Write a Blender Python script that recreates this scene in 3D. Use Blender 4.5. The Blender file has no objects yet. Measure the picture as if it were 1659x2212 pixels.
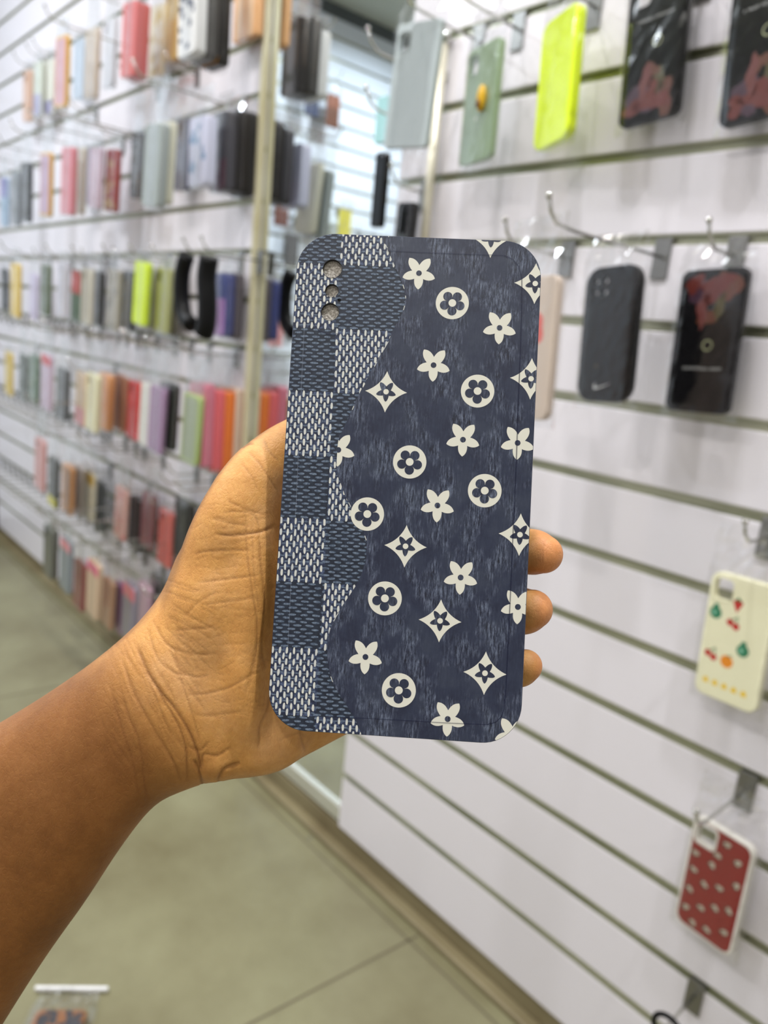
import bpy, bmesh, math, random
import numpy as np
from mathutils import Vector, Matrix, geometry
random.seed(7); rng = np.random.default_rng(7)
S = bpy.context.scene
COL = S.collection

# ------------------------------------------------------------------ camera
W, H, F = 1659.0, 2212.0, 1580.0
R = Matrix(((0.66037, -0.23886, 0.71194), (0.74476, 0.08695, -0.66164), (0.09613, 0.96715, 0.23531)))
q = R.to_quaternion(); q.normalize(); R = q.to_matrix()
EYE = Vector((0, 0, 1.04))
cam_d = bpy.data.cameras.new('camera'); cam = bpy.data.objects.new('camera', cam_d); COL.objects.link(cam)
cam.matrix_world = Matrix.Translation(EYE) @ R.to_4x4()
cam_d.sensor_fit = 'VERTICAL'; cam_d.sensor_height = 24; cam_d.lens = 24 * F / H
cam_d.clip_start = 0.02; cam_d.dof.use_dof = True; cam_d.dof.focus_distance = 0.222
cam_d.dof.aperture_fstop = cam_d.lens / 2.5
S.camera = cam
S.view_settings.view_transform = 'Standard'; S.view_settings.look = 'None'
S.view_settings.gamma = 1; S.view_settings.use_curve_mapping = False
S.view_settings.exposure = -0.7
wd = bpy.data.worlds.new('world'); S.world = wd; wd.use_nodes = True
wd.node_tree.nodes['Background'].inputs[0].default_value = (0.9, 0.95, 1, 1)
wd.node_tree.nodes['Background'].inputs[1].default_value = 0.3

# room dimensions (metres): the slatwall plane is y = A
A = 0.873; FLOOR = 0.0; CEIL = 2.65; XEND = -3.47; XNEAR = 2.2; YBACK = -2.2
X_ML, X_MR = -1.42, -0.984           # mirror bay between the two slat panels
SLOT0 = 1.04 + 0.3466; PITCH = 0.1015; PANB = 1.04 - 0.992
def spot(loc, power, radius, col=(1, 0.97, 0.92)):
    l = bpy.data.lights.new('downlight_lamp', 'AREA'); l.shape = 'DISK'; l.size = radius * 2
    l.energy = power; l.color = col; l.spread = math.radians(160)
    o = bpy.data.objects.new('downlight_lamp', l); o.location = loc; COL.objects.link(o); return o
LIGHTS = [(-2.75, 0.1, 22, (.9, .95, 1)), (-1.95, 0.2, 12, (1, .95, .92)), (-1.15, 0.25, 12, (1, .95, .92)), (-0.5, 0.3, 19, (.97, .98, 1)), (0.3, 0.32, 21, (.97, .98, 1)),
          (-2.75, -1.0, 44, (.84, .92, 1)), (-1.45, -1.1, 25, (1, .97, .93)), (-0.3, -1.0, 19, (1, .96, .91)), (0.9, -1.0, 12, (1, .97, .93))]

# ------------------------------------------------------------------ helpers
def ray(x, y): return R @ Vector((x - W/2, H/2 - y, -F))
def pd(x, y, d): return EYE + ray(x, y) * (d / F)               # point seen at a pixel, at a depth
def py(x, y, Y): r = ray(x, y); return EYE + r * (Y / r.y)       # ... on a plane parallel to the slatwall
def pz(x, y, z=0): r = ray(x, y); return EYE + r * ((z - EYE.z) / r.z)
def pmir(x, y, X):                                                # ... seen in the mirror, on the plane x = X
    r = ray(x, y); m = EYE + r * (MIRY / r.y); r2 = Vector((r.x, -r.y, r.z)); return m + r2 * ((X - m.x) / r2.x)
MIRY = A + 0.012
def lin(c): return tuple(((v/255)/12.92 if v/255 <= .04045 else ((v/255+.055)/1.055)**2.4) for v in c)
MATS = {}
def mat(name, rgb, rough=.5, metal=0, **kw):
    if name in MATS: return MATS[name]
    m = bpy.data.materials.new(name); m.use_nodes = True; b = m.node_tree.nodes['Principled BSDF']
    b.inputs['Base Color'].default_value = (*lin(rgb), 1); b.inputs['Roughness'].default_value = rough
    b.inputs['Metallic'].default_value = metal
    for k, v in kw.items(): b.inputs[k.replace('_', ' ')].default_value = v
    MATS[name] = m; return m
def nodes(m): nt = m.node_tree; return nt, nt.nodes, nt.links, nt.nodes['Principled BSDF']
def noisy(name, c1, c2, scale=(1, 1, 1), ns=5, detail=6, lo=.35, hi=.65, rough=.5, bump=0, metal=0, extra=None, dist=.001):
    if name in MATS: return MATS[name]
    m = mat(name, c1, rough, metal); nt, N, L, b = nodes(m)
    tc = N.new('ShaderNodeTexCoord'); mp = N.new('ShaderNodeMapping'); mp.inputs['Scale'].default_value = scale
    no = N.new('ShaderNodeTexNoise'); no.inputs['Scale'].default_value = ns; no.inputs['Detail'].default_value = detail
    cr = N.new('ShaderNodeValToRGB'); cr.color_ramp.elements[0].position = lo; cr.color_ramp.elements[1].position = hi
    cr.color_ramp.elements[0].color = (*lin(c1), 1); cr.color_ramp.elements[1].color = (*lin(c2), 1)
    L.new(tc.outputs['Object'], mp.inputs[0]); L.new(mp.outputs[0], no.inputs[0]); L.new(no.outputs[0], cr.inputs[0]); L.new(cr.outputs[0], b.inputs['Base Color'])
    if bump:
        bp = N.new('ShaderNodeBump'); bp.inputs['Strength'].default_value = bump; bp.inputs['Distance'].default_value = dist
        L.new(no.outputs[0], bp.inputs['Height']); L.new(bp.outputs[0], b.inputs['Normal'])
    return m

class MB:
    """collects shapes into one mesh"""
    def __init__(s): s.v = []; s.f = []; s.m = []; s.mats = []; s.smooth = []
    def mi(s, m):
        if m not in s.mats: s.mats.append(m)
        return s.mats.index(m)
    def add(s, vs, fs, m, smooth=False):
        o = len(s.v); s.v += [tuple(v) for v in vs]; k = s.mi(m)
        for f in fs: s.f.append([i + o for i in f]); s.m.append(k); s.smooth.append(smooth)
    def box(s, x0, x1, y0, y1, z0, z1, m, bev=0):
        if bev <= 0:
            vs = [(x, y, z) for x in (x0, x1) for y in (y0, y1) for z in (z0, z1)]
            s.add(vs, [(0,1,3,2),(4,6,7,5),(0,4,5,1),(2,3,7,6),(0,2,6,4),(1,5,7,3)], m); return
        bm = bmesh.new(); bmesh.ops.create_cube(bm, size=1)
        for v in bm.verts: v.co = Vector(((x0+x1)/2 + v.co.x*(x1-x0), (y0+y1)/2 + v.co.y*(y1-y0), (z0+z1)/2 + v.co.z*(z1-z0)))
        bmesh.ops.bevel(bm, geom=bm.edges[:], offset=bev, segments=2, profile=.5, affect='EDGES'); s.bm(bm, m)
    def bm(s, bm, m, smooth=False):
        bm.verts.index_update(); s.add([v.co[:] for v in bm.verts], [[v.index for v in f.verts] for f in bm.faces], m, smooth); bm.free()
    def tube(s, pts, r, m, n=8, cap=True):
        pts = [Vector(p) for p in pts]; rs = r if isinstance(r, (list, tuple)) else [r]*len(pts)
        vs = []; fs = []; up = None
        for i, p in enumerate(pts):
            t = (pts[min(i+1, len(pts)-1)] - pts[max(i-1, 0)]).normalized()
            if up is None: up = t.orthogonal().normalized()
            up = (up - t*up.dot(t)).normalized(); sd = t.cross(up)
            for k in range(n): a = 2*math.pi*k/n; vs.append(p + (up*math.cos(a) + sd*math.sin(a))*rs[i])
        for i in range(len(pts)-1):
            for k in range(n): fs.append((i*n+k, i*n+(k+1)%n, (i+1)*n+(k+1)%n, (i+1)*n+k))
        if cap: fs.append(tuple(range(n))[::-1]); fs.append(tuple(range((len(pts)-1)*n, len(pts)*n)))
        s.add(vs, fs, m, True)
    def ball(s, c, r, m, seg=12, ring=8):
        bm = bmesh.new(); bmesh.ops.create_uvsphere(bm, u_segments=seg, v_segments=ring, radius=1)
        rr = r if hasattr(r, '__len__') else (r, r, r)
        for v in bm.verts: v.co = Vector((c[0]+v.co.x*rr[0], c[1]+v.co.y*rr[1], c[2]+v.co.z*rr[2]))
        s.bm(bm, m, True)
    def mesh(s, name):
        me = bpy.data.meshes.new(name); me.from_pydata(s.v, [], s.f)
        for m in s.mats: me.materials.append(m)
        me.polygons.foreach_set('material_index', s.m); me.polygons.foreach_set('use_smooth', s.smooth); me.update(); return me
    def build(s, name, parent=None, loc=None):
        o = bpy.data.objects.new(name, s.mesh(name)); COL.objects.link(o)
        if parent: o.parent = parent
        if loc is not None: o.location = loc
        return o
def tag(o, label=None, cat=None, group=None, kind=None):
    if label: o['label'] = label
    if cat: o['category'] = cat
    if group: o['group'] = group
    if kind: o['kind'] = kind
    return o
def empty(name, loc=(0,0,0), rz=0, **k):
    o = bpy.data.objects.new(name, None); o.empty_display_size = .02; o.location = loc; o.rotation_euler = (0, 0, rz); COL.objects.link(o); return tag(o, **k)
def copy_tree(o, parent=None):
    c = o.copy(); COL.objects.link(c); c.parent = parent
    for k in o.children: copy_tree(k, c)
    return c
def rrect(w, h, r, n=6, cx=0, cy=0):
    r = min(r, w/2-1e-5, h/2-1e-5); pts = []
    for (sx, sy, a0) in ((1, 1, 0), (-1, 1, 90), (-1, -1, 180), (1, -1, 270)):
        for i in range(n+1):
            a = math.radians(a0 + 90*i/n); pts.append((cx + sx*(w/2-r) + r*math.cos(a), cy + sy*(h/2-r) + r*math.sin(a)))
    return pts
def circ(cx, cy, r, n=20): return [(cx + r*math.cos(2*math.pi*i/n), cy + r*math.sin(2*math.pi*i/n)) for i in range(n)]
def tess(loops):
    """fill a polygon with holes -> (points, triangles)"""
    ls = [[Vector((p[0], p[1], 0)) for p in l] for l in loops]
    pts = [p for l in loops for p in l]; return pts, geometry.tessellate_polygon(ls)
def clip(poly, clipper):
    """Sutherland-Hodgman against a convex CCW polygon"""
    out = list(poly)
    for i in range(len(clipper)):
        a = clipper[i]; b = clipper[(i+1) % len(clipper)]; inp = out; out = []
        if not inp: break
        def side(p): return (b[0]-a[0])*(p[1]-a[1]) - (b[1]-a[1])*(p[0]-a[0])
        for j in range(len(inp)):
            p = inp[j-1]; c = inp[j]; sp, sc = side(p), side(c)
            if (sp >= 0) != (sc >= 0):
                t = sp/(sp-sc); out.append((p[0]+t*(c[0]-p[0]), p[1]+t*(c[1]-p[1])))
            if sc >= 0: out.append(c)
    return out
class Flat:
    """2-D artwork laid on a flat face (mesh x right, y up, z out)"""
    def __init__(s, mb, z0, clipper=None, holes=(), xf=None): s.mb = mb; s.z = z0; s.c = clipper; s.h = holes; s.xf = xf or (lambda p: p)
    def poly(s, loops, m, layer=1):
        if not hasattr(loops[0][0], '__len__'): loops = [loops]
        pts, tris = tess(loops); vs = []; fs = []
        z = s.z + layer*2e-5
        for t in tris:
            tri = [pts[i] for i in t]
            if s.h and any(math.hypot(sum(p[0] for p in tri)/3-hx, sum(p[1] for p in tri)/3-hy) < hr for hx, hy, hr in s.h): continue
            ar = (tri[1][0]-tri[0][0])*(tri[2][1]-tri[0][1]) - (tri[1][1]-tri[0][1])*(tri[2][0]-tri[0][0])
            if abs(ar) < 1e-14: continue
            if ar < 0: tri = tri[::-1]
            if s.c: tri = clip(tri, s.c)
            if len(tri) < 3: continue
            o = len(vs)
            for p in tri:
                for (hx, hy, hr) in s.h:
                    d = math.hypot(p[0]-hx, p[1]-hy)
                    if d < hr: k = hr/max(d, 1e-6); p = (hx+(p[0]-hx)*k, hy+(p[1]-hy)*k)
                vs.append(s.xf((p[0], p[1], z)))
            fs.append(tuple(range(o, o+len(tri))))
        s.mb.add(vs, fs, m)
def qb(a, c, b, n=6): return [((1-t)**2*a[0]+2*t*(1-t)*c[0]+t*t*b[0], (1-t)**2*a[1]+2*t*(1-t)*c[1]+t*t*b[1]) for t in [i/n for i in range(n)]]

# ------------------------------------------------------------------ materials of the room
WHITE = mat('white_melamine', (226, 222, 228), .32)
CHAN = noisy('aluminium_slot_channel', (150, 152, 128), (186, 186, 164), scale=(2, 2, 60), ns=3, rough=.3, metal=.6)
CHROME = mat('chrome', (205, 205, 200), .12, 1)
STEEL = mat('brushed_steel_plate', (140, 140, 138), .3, .9)
FLOORM = mat('polished_beige_floor_tile', (150, 146, 118), .3)
nt, N, L, b = nodes(FLOORM)
tc = N.new('ShaderNodeTexCoord'); mp = N.new('ShaderNodeMapping'); mp.inputs['Rotation'].default_value = (0, 0, math.radians(0))
n1 = N.new('ShaderNodeTexNoise'); n1.inputs['Scale'].default_value = 3.2; n1.inputs['Detail'].default_value = 8; n1.inputs['Roughness'].default_value = .62
cr = N.new('ShaderNodeValToRGB'); cr.color_ramp.elements[0].position = .36; cr.color_ramp.elements[1].position = .66
cr.color_ramp.elements[0].color = (*lin((112, 106, 78)), 1); cr.color_ramp.elements[1].color = (*lin((136, 133, 103)), 1)
vo = N.new('ShaderNodeTexVoronoi'); vo.inputs['Scale'].default_value = 7
vr = N.new('ShaderNodeValToRGB'); vr.color_ramp.elements[0].position = .035; vr.color_ramp.elements[1].position = .085
vr.color_ramp.elements[0].color = (1, 1, 1, 1); vr.color_ramp.elements[1].color = (0, 0, 0, 1)
n2 = N.new('ShaderNodeTexNoise'); n2.inputs['Scale'].default_value = 1.7
gt = N.new('ShaderNodeMath'); gt.operation = 'GREATER_THAN'; gt.inputs[1].default_value = .5
mu = N.new('ShaderNodeMath'); mu.operation = 'MULTIPLY'
mx = N.new('ShaderNodeMix'); mx.data_type = 'RGBA'; mx.inputs[7].default_value = (*lin((104, 100, 84)), 1)
L.new(tc.outputs['Object'], mp.inputs[0])
for t in (n1, vo, n2): L.new(mp.outputs[0], t.inputs[0])
L.new(n1.outputs[0], cr.inputs[0]); L.new(vo.outputs[0], vr.inputs[0]); L.new(n2.outputs[0], gt.inputs[0])
L.new(vr.outputs[0], mu.inputs[0]); L.new(gt.outputs[0], mu.inputs[1]); L.new(mu.outputs[0], mx.inputs[0]); L.new(cr.outputs[0], mx.inputs[6]); L.new(mx.outputs[2], b.inputs['Base Color'])
GROUT = mat('dark_grout', (100, 92, 70), .7)
SKIRT = noisy('brown_stone_skirting', (112, 100, 72), (134, 124, 94), ns=6, rough=.45)
CEILM = mat('matt_ceiling_paint', (176, 180, 166), .85)
GREYBAND = mat('dark_grey_header_board', (84, 90, 92), .6)

# ------------------------------------------------------------------ the setting
mb = MB(); mb.box(XEND-.1, XNEAR+.1, YBACK-.1, A+.2, -.05, 0, FLOORM)
g = .0022
def grout(p0, p1):
    p0, p1 = Vector(p0), Vector(p1); d = (p1-p0).normalized(); n = Vector((-d.y, d.x, 0))*g
    mb.add([p0-n, p1-n, p1+n, p0+n], [(0, 1, 2, 3)], GROUT)
g1a, g1b = pz(540, 2212), pz(905, 2020)
dg = (g1b-g1a).normalized(); ng = Vector((-dg.y, dg.x, 0)); up = Vector((0, 0, .0006))
for k in (-3, 0, 2):
    grout(g1a + ng*.6*k - dg*2.6 + up, g1a + ng*.6*k + dg*(.0+(g1b-g1a).length) + up)
w0, w1 = pz(522, 1690), pz(906, 2023); dw = (w1-w0).normalized()
grout(Vector((XEND, A-.045, .0006)), Vector((XNEAR, A-.045, .0006)))
tag(mb.build('floor'), kind='structure')
mb = MB(); mb.box(XEND-.1, XNEAR+.1, YBACK-.1, A+.2, CEIL, CEIL+.05, CEILM); tag(mb.build('ceiling'), kind='structure')

def slatwall(name, x0, x1, zb, zt, th=.022, xf=None, mw=WHITE):
    """white board with horizontal slots lined by aluminium channels; local y=0 is the face"""
    mb = MB(); xf = xf or (lambda p: p)
    def bx(*a, bev=0, m=mw):
        t = MB(); t.box(*a, m, bev); mb.add([xf(v) for v in t.v], t.f, m)
    zs = []; z = SLOT0 - 12*PITCH
    while z < zt - .02: zs.append(z); z += PITCH
    g = .0060; lo = zb
    for z in zs + [None]:
        hi = zt if z is None else z - g
        bx(x0, x1, 0, th, lo, hi, bev=.0018)
        if z is not None:
            lo = z + g
            bx(x0, x1, .007, th, z-g, z+g, m=CHAN)                          # back of the slot
            bx(x0, x1, .0004, .007, z-g-.0002, z-g+.0016, m=CHAN); bx(x0, x1, .0004, .007, z+g-.0012, z+g+.0002, m=CHAN)
    o = mb.build(name); tag(o, kind='structure'); return o
slatwall('wall_right', X_MR, XNEAR, PANB, CEIL-.1, xf=lambda p: (p[0], p[1]+A, p[2]))
slatwall('wall_left', XEND+.02, X_ML, PANB, CEIL-.1, xf=lambda p: (p[0], p[1]+A, p[2]))
BLUELIT = mat('blue_lit_white_melamine', (222, 230, 240), .35)  # blue cast of the cold light put into the board's white
slatwall('wall_end', YBACK, A-.005, .08, 1.04+1.55, xf=lambda p: (XEND+.022-p[1], p[0], p[2]), mw=BLUELIT)
slatwall('wall_back', XEND+.03, XNEAR, .08, 1.04+1.55, xf=lambda p: (p[0], YBACK+.022-p[1], p[2]))
mb = MB(); mb.box(XNEAR, XNEAR+.1, YBACK-.1, A+.2, 0, CEIL, mat('off_white_paint', (214, 212, 206), .7)); tag(mb.build('wall_near'), kind='structure')
mb = MB(); mb.box(XEND-.1, XEND, YBACK-.1, A+.2, 0, CEIL, GREYBAND); mb.box(XEND, XEND+.03, YBACK, A, 1.04+1.55, CEIL, GREYBAND); tag(mb.build('trim_1'), kind='structure')
mb = MB(); mb.box(XEND, XNEAR, YBACK-.1, YBACK, 0, CEIL, CEILM); tag(mb.build('trim_2'), kind='structure')
mb = MB(); mb.box(XEND, XNEAR, A+.024, A+.2, 0, CEIL, CEILM); tag(mb.build('wall_outer'), kind='structure')
mb = MB(); mb.box(XEND, XNEAR, A+.004, A+.024, 0, .045, SKIRT, .002); mb.box(XEND, XNEAR, A-.02, A+.004, 0, .012, SKIRT, .003); tag(mb.build('baseboard_left'), kind='structure')
# mirror bay
GLASS = mat('mirror_silver', (232, 236, 236), .01, 1)
root = empty('mirror_panel', ((X_ML+X_MR)/2, MIRY, .075), label='tall mirror panel between the two white slatted walls', cat='mirror')
mb = MB(); mb.box(X_ML-root.location.x+.003, X_MR-root.location.x-.001, 0, .006, .012, CEIL-.2-.075, GLASS); mb.build('mirror_glass', root)
mb = MB(); mb.box(X_ML-root.location.x+.003, X_MR-root.location.x-.001, -.008, .006, -.022, .012, mat('pale_metal_strip', (214, 214, 204), .25, .6), .002); mb.build('bottom_rail', root)
# metal post at the end of the left panel
GOLD = noisy('yellowish_polished_trim', (210, 200, 160), (238, 232, 204), scale=(1, 1, .6), ns=9, rough=.3, metal=.45)
mb = MB(); mb.box(-.004, .0065, -.007, .0095, 0, CEIL-.1-PANB, GOLD, .002)
o = mb.build('edge_post', loc=(X_ML-.004, A+.001, PANB)); tag(o, 'pale polished metal post at the end of the left slatted wall', 'metal post')

# lamps in the ceiling
def downlight():
    r = empty('ceiling_light'); mb = MB()
    ring = [(math.cos(a), math.sin(a)) for a in [2*math.pi*i/28 for i in range(28)]]
    vs = []; 
    for (rr, z) in ((.085, 0), (.083, -.008), (.07, -.009), (.066, -.003)): vs += [(x*rr, y*rr, z) for x, y in ring]
    fs = [(k*28+i, k*28+(i+1)%28, (k+1)*28+(i+1)%28, (k+1)*28+i) for k in range(3) for i in range(28)]
    mb.add(vs, fs, mat('lamp_rim', (235, 235, 232), .4), True); mb.build('rim', r)
    mb = MB(); mb.add([(x*.066, y*.066, -.003) for x, y in ring], [tuple(range(28))[::-1]], None or LAMPE); mb.build('diffuser', r); return r
LAMPE = mat('lamp_diffuser', (255, 255, 255), .5, Emission_Color=(1, .98, .95, 1), Emission_Strength=12)
lt = None
for i, (x, y, p, c) in enumerate(LIGHTS):
    o = downlight() if lt is None else copy_tree(lt); lt = lt or o
    o.location = (x, y, CEIL - .0005)
    tag(o, 'round recessed ceiling downlight with a white rim', 'ceiling light', 'ceiling downlights')
    spot((x, y, CEIL - .012), p, .035, c)

# ------------------------------------------------------------------ the phone case in the hand
quad = [(642.3, 500.7), (1170, 522), (1127, 1611.5), (577.3, 1575)]
cpts = [Vector((-0.02701422, 0.08734885, -0.2280046)), Vector((0.04851842, 0.08321514, -0.22513685)), Vector((0.04063085, -0.0690383, -0.21578736)), Vector((-0.03490178, -0.06490459, -0.21865511))]
cc = sum(cpts, Vector())/4
ux = (cpts[1]+cpts[2]-cpts[0]-cpts[3]).normalized(); uy = (cpts[0]+cpts[1]-cpts[2]-cpts[3]); uy = (uy - ux*uy.dot(ux)).normalized(); uz = ux.cross(uy)
CW, CH = .0757, .1527
CT = .0092
case_m = Matrix.Translation(EYE) @ R.to_4x4() @ Matrix.Translation(cc) @ Matrix((ux, uy, uz)).transposed().to_4x4()
case_i = case_m.inverted()
def cp(x, y):
    o = case_i @ EYE; d = (case_i.to_3x3() @ ray(x, y)); t = -o.z/d.z; p = o + d*t; return (p.x, p.y)
K = lambda px: px / 7.1e3          # pixels -> metres on the case

DEN = mat('printed_denim', (44, 48, 70), .42)
nt, N, L, b = nodes(DEN)
tc = N.new('ShaderNodeTexCoord')
def nz(scale, sc, det, rough=.6):
    mp = N.new('ShaderNodeMapping'); mp.inputs['Scale'].default_value = scale; L.new(tc.outputs['Object'], mp.inputs[0])
    n = N.new('ShaderNodeTexNoise'); n.inputs['Scale'].default_value = sc; n.inputs['Detail'].default_value = det; n.inputs['Roughness'].default_value = rough
    L.new(mp.outputs[0], n.inputs[0]); return n
def ramp(src, stops):
    r = N.new('ShaderNodeValToRGB'); e = r.color_ramp.elements
    while len(e) < len(stops): e.new(.5)
    for k, (p, c) in enumerate(stops): e[k].position = p; e[k].color = (*lin(c), 1) if len(c) == 3 else c
    L.new(src, r.inputs[0]); return r
def mix(fac, a, bb, mode='MIX', f=None):
    m = N.new('ShaderNodeMix'); m.data_type = 'RGBA'; m.blend_type = mode
    if fac is not None: L.new(fac, m.inputs[0])
    else: m.inputs[0].default_value = f
    for s, i in ((a, 6), (bb, 7)):
        if isinstance(s, tuple): m.inputs[i].default_value = (*lin(s), 1)
        else: L.new(s, m.inputs[i])
    return m.outputs[2]
big = nz((1, 1, 1), 90, 5); st = nz((7, 1, 1), 230, 10, .78); st2 = nz((3, 1.3, 1), 620, 4, .8); fl = nz((1, .6, 1), 130, 3)
base = ramp(big.outputs[0], [(.38, (36, 42, 64)), (.5, (43, 50, 72)), (.62, (52, 59, 78))])
s1 = ramp(st.outputs[0], [(.47, (0, 0, 0, 1)), (.62, (1, 1, 1, 1))]); f1 = ramp(fl.outputs[0], [(.46, (.06, .06, .06, 1)), (.60, (1, 1, 1, 1))])
mm = N.new('ShaderNodeMath'); mm.operation = 'MULTIPLY'; L.new(s1.outputs[0], mm.inputs[0]); L.new(f1.outputs[0], mm.inputs[1])
m2 = N.new('ShaderNodeMath'); m2.operation = 'MULTIPLY'; L.new(mm.outputs[0], m2.inputs[0]); L.new(st2.outputs[0], m2.inputs[1])
d1 = ramp(st.outputs[0], [(.36, (1, 1, 1, 1)), (.5, (0, 0, 0, 1))])
md = N.new('ShaderNodeMath'); md.operation = 'MULTIPLY'; L.new(d1.outputs[0], md.inputs[0]); L.new(f1.outputs[0], md.inputs[1])
c = mix(m2.outputs[0], base.outputs[0], (150, 162, 186)); c = mix(md.outputs[0], c, (22, 23, 33))
sp = N.new('ShaderNodeTexVoronoi'); sp.inputs['Scale'].default_value = 150; L.new(tc.outputs['Object'], sp.inputs[0])
spr = ramp(sp.outputs[0], [(.02, (1, 1, 1, 1)), (.045, (0, 0, 0, 1))])
spn = nz((1, 1, 1), 60, 1); spc = ramp(spn.outputs[0], [(.56, (0, 0, 0, 1)), (.6, (1, 1, 1, 1))])
m3 = N.new('ShaderNodeMath'); m3.operation = 'MULTIPLY'; L.new(spr.outputs[0], m3.inputs[0]); L.new(spc.outputs[0], m3.inputs[1])
c = mix(m3.outputs[0], c, (190, 190, 180)); L.new(c, b.inputs['Base Color'])
WDARK = noisy('woven_dark_navy', (28, 35, 50), (44, 54, 72), scale=(1, 1, 1), ns=700, lo=.4, hi=.7, rough=.45)
WMID = noisy('woven_mid_blue', (32, 41, 66), (84, 98, 132), scale=(1, 1, 1), ns=900, lo=.45, hi=.68, rough=.45)
DASHB = noisy('dash_grey_blue', (68, 83, 106), (122, 138, 158), ns=1500, rough=.45)
DASHW = noisy('dash_white', (206, 208, 206), (226, 226, 216), ns=300, rough=.42)
IVORY = mat('motif_ivory', (232, 230, 216), .4)
SEAM = mat('seam_navy', (30, 36, 70), .4); SIDE = mat('case_side_navy', (34, 40, 66), .35)
HOLEIN = mat('hole_wall_black', (20, 20, 22), .4)

clipper = rrect(CW-.0005, CH-.0005, .0115, 12)
mb = MB()
# body: rounded profile, holes for the lenses
cam_holes = [(*cp(718, 581), K(21)), (*cp(717, 628), K(14.5)), (*cp(713, 674), K(19.5)), (*cp(733, 648), K(3.4))]
prof = [(-.00025, 0), (-.0001, -.00015), (0, -.0006), (.0001, -.003), (0, -CT+.002), (-.0012, -CT+.0004), (-.003, -CT)]
rings = [rrect(CW+2*o, CH+2*o, .0117+o, 12) for o, z in prof]; n = len(rings[0]); vs = []; fs = []
for rg, (o, z) in zip(rings, prof): vs += [(x, y, z) for x, y in rg]
for k in range(len(prof)-1):
    for i in range(n): fs.append((k*n+i, (k+1)*n+i, (k+1)*n+(i+1)%n, k*n+(i+1)%n))
mb.add(vs, fs, SIDE, True)
hol = [circ(x, y, r, 32) for x, y, r in cam_holes]
pts, tr = tess([clipper]+hol); mb.add([(p[0], p[1], 0) for p in pts], [tuple(t) for t in tr], WDARK)
pts, tr = tess([rings[-1]]+[circ(x, y, r, 32) for x, y, r in cam_holes]); mb.add([(p[0], p[1], -CT) for p in pts], [tuple(t)[::-1] for t in tr], SIDE)
for (x, y, r) in cam_holes:
    c0 = circ(x, y, r, 32); mb.add([(p[0], p[1], .00012) for p in c0]+[(p[0], p[1], -CT) for p in c0], [(i, (i+1) % 32, 32+(i+1) % 32, 32+i) for i in range(32)], HOLEIN, True)
fl2 = Flat(mb, 0, clipper, cam_holes)
# checks
colx = [(738, 505), (725, 700), (721, 845), (713, 985), (706, 1120), (700, 1258), (691, 1405), (682, 1550), (680, 1600)]
def bound_x(yl):                    # local x of the boundary between the two columns of checks
    L_ = [cp(*p) for p in colx]; L_.sort(key=lambda p: p[1]); return float(np.interp(yl, [p[1] for p in L_], [p[0] for p in L_]))
rows_px = [500, 569, 708.5, 845.5, 984.5, 1121, 1258.5, 1402, 1547, 1620]
rowy = [cp(670, y)[1] for y in rows_px]
rowy[0] = CH/2+.001; rowy[-1] = -CH/2-.001
wave = [(818, 495), (824, 512), (836, 537), (850, 568), (866, 605), (874, 632), (875, 652), (867, 680), (851, 710), (838, 738), (824, 762), (808, 792), (792, 820), (779, 845), (767, 869), (757, 893), (747, 914), (738, 934), (731, 951), (728, 985), (727, 1019), (732, 1032), (744, 1066), (757, 1095), (772, 1124), (784, 1148), (792, 1178), (788, 1218), (773, 1257), (755, 1286), (736, 1314), (720, 1342), (711, 1368), (707, 1398), (709, 1438), (718, 1473), (741, 1512), (757, 1536), (768, 1556), (780, 1584), (790, 1625)]
wl = [cp(*p) for p in wave]
def smoothcurve(pts, k=4):
    out = []
    for i in range(len(pts)-1):
        p0 = pts[max(i-1, 0)]; p1 = pts[i]; p2 = pts[i+1]; p3 = pts[min(i+2, len(pts)-1)]
        for j in range(k):
            t = j/k; out.append(tuple(.5*((2*p1[a])+(-p0[a]+p2[a])*t+(2*p0[a]-5*p1[a]+4*p2[a]-p3[a])*t*t+(-p0[a]+3*p1[a]-3*p2[a]+p3[a])*t**3) for a in (0, 1)))
    return out+[pts[-1]]
wl = smoothcurve(wl, 3)
def wave_x(y): return float(np.interp(-y, [-p[1] for p in wl], [p[0] for p in wl]))
def lens(cx, cy, hw, hh, jit=.12):
    n = 10; pts = []; ex = random.uniform(.55, 1.0); a = random.uniform(-.06, .06)
    for i in range(n):
        t = 2*math.pi*i/n; x = math.cos(t); y = math.sin(t)
        if hh > hw: x = math.copysign(abs(x)**(.9*ex), x)
        else: y = math.copysign(abs(y)**(.9*ex), y)
        x *= hw*(1+random.uniform(-jit, jit)); y *= hh*(1+random.uniform(-jit, jit))
        pts.append((cx+x*math.cos(a)-y*math.sin(a), cy+x*math.sin(a)+y*math.cos(a)))
    return pts
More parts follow.
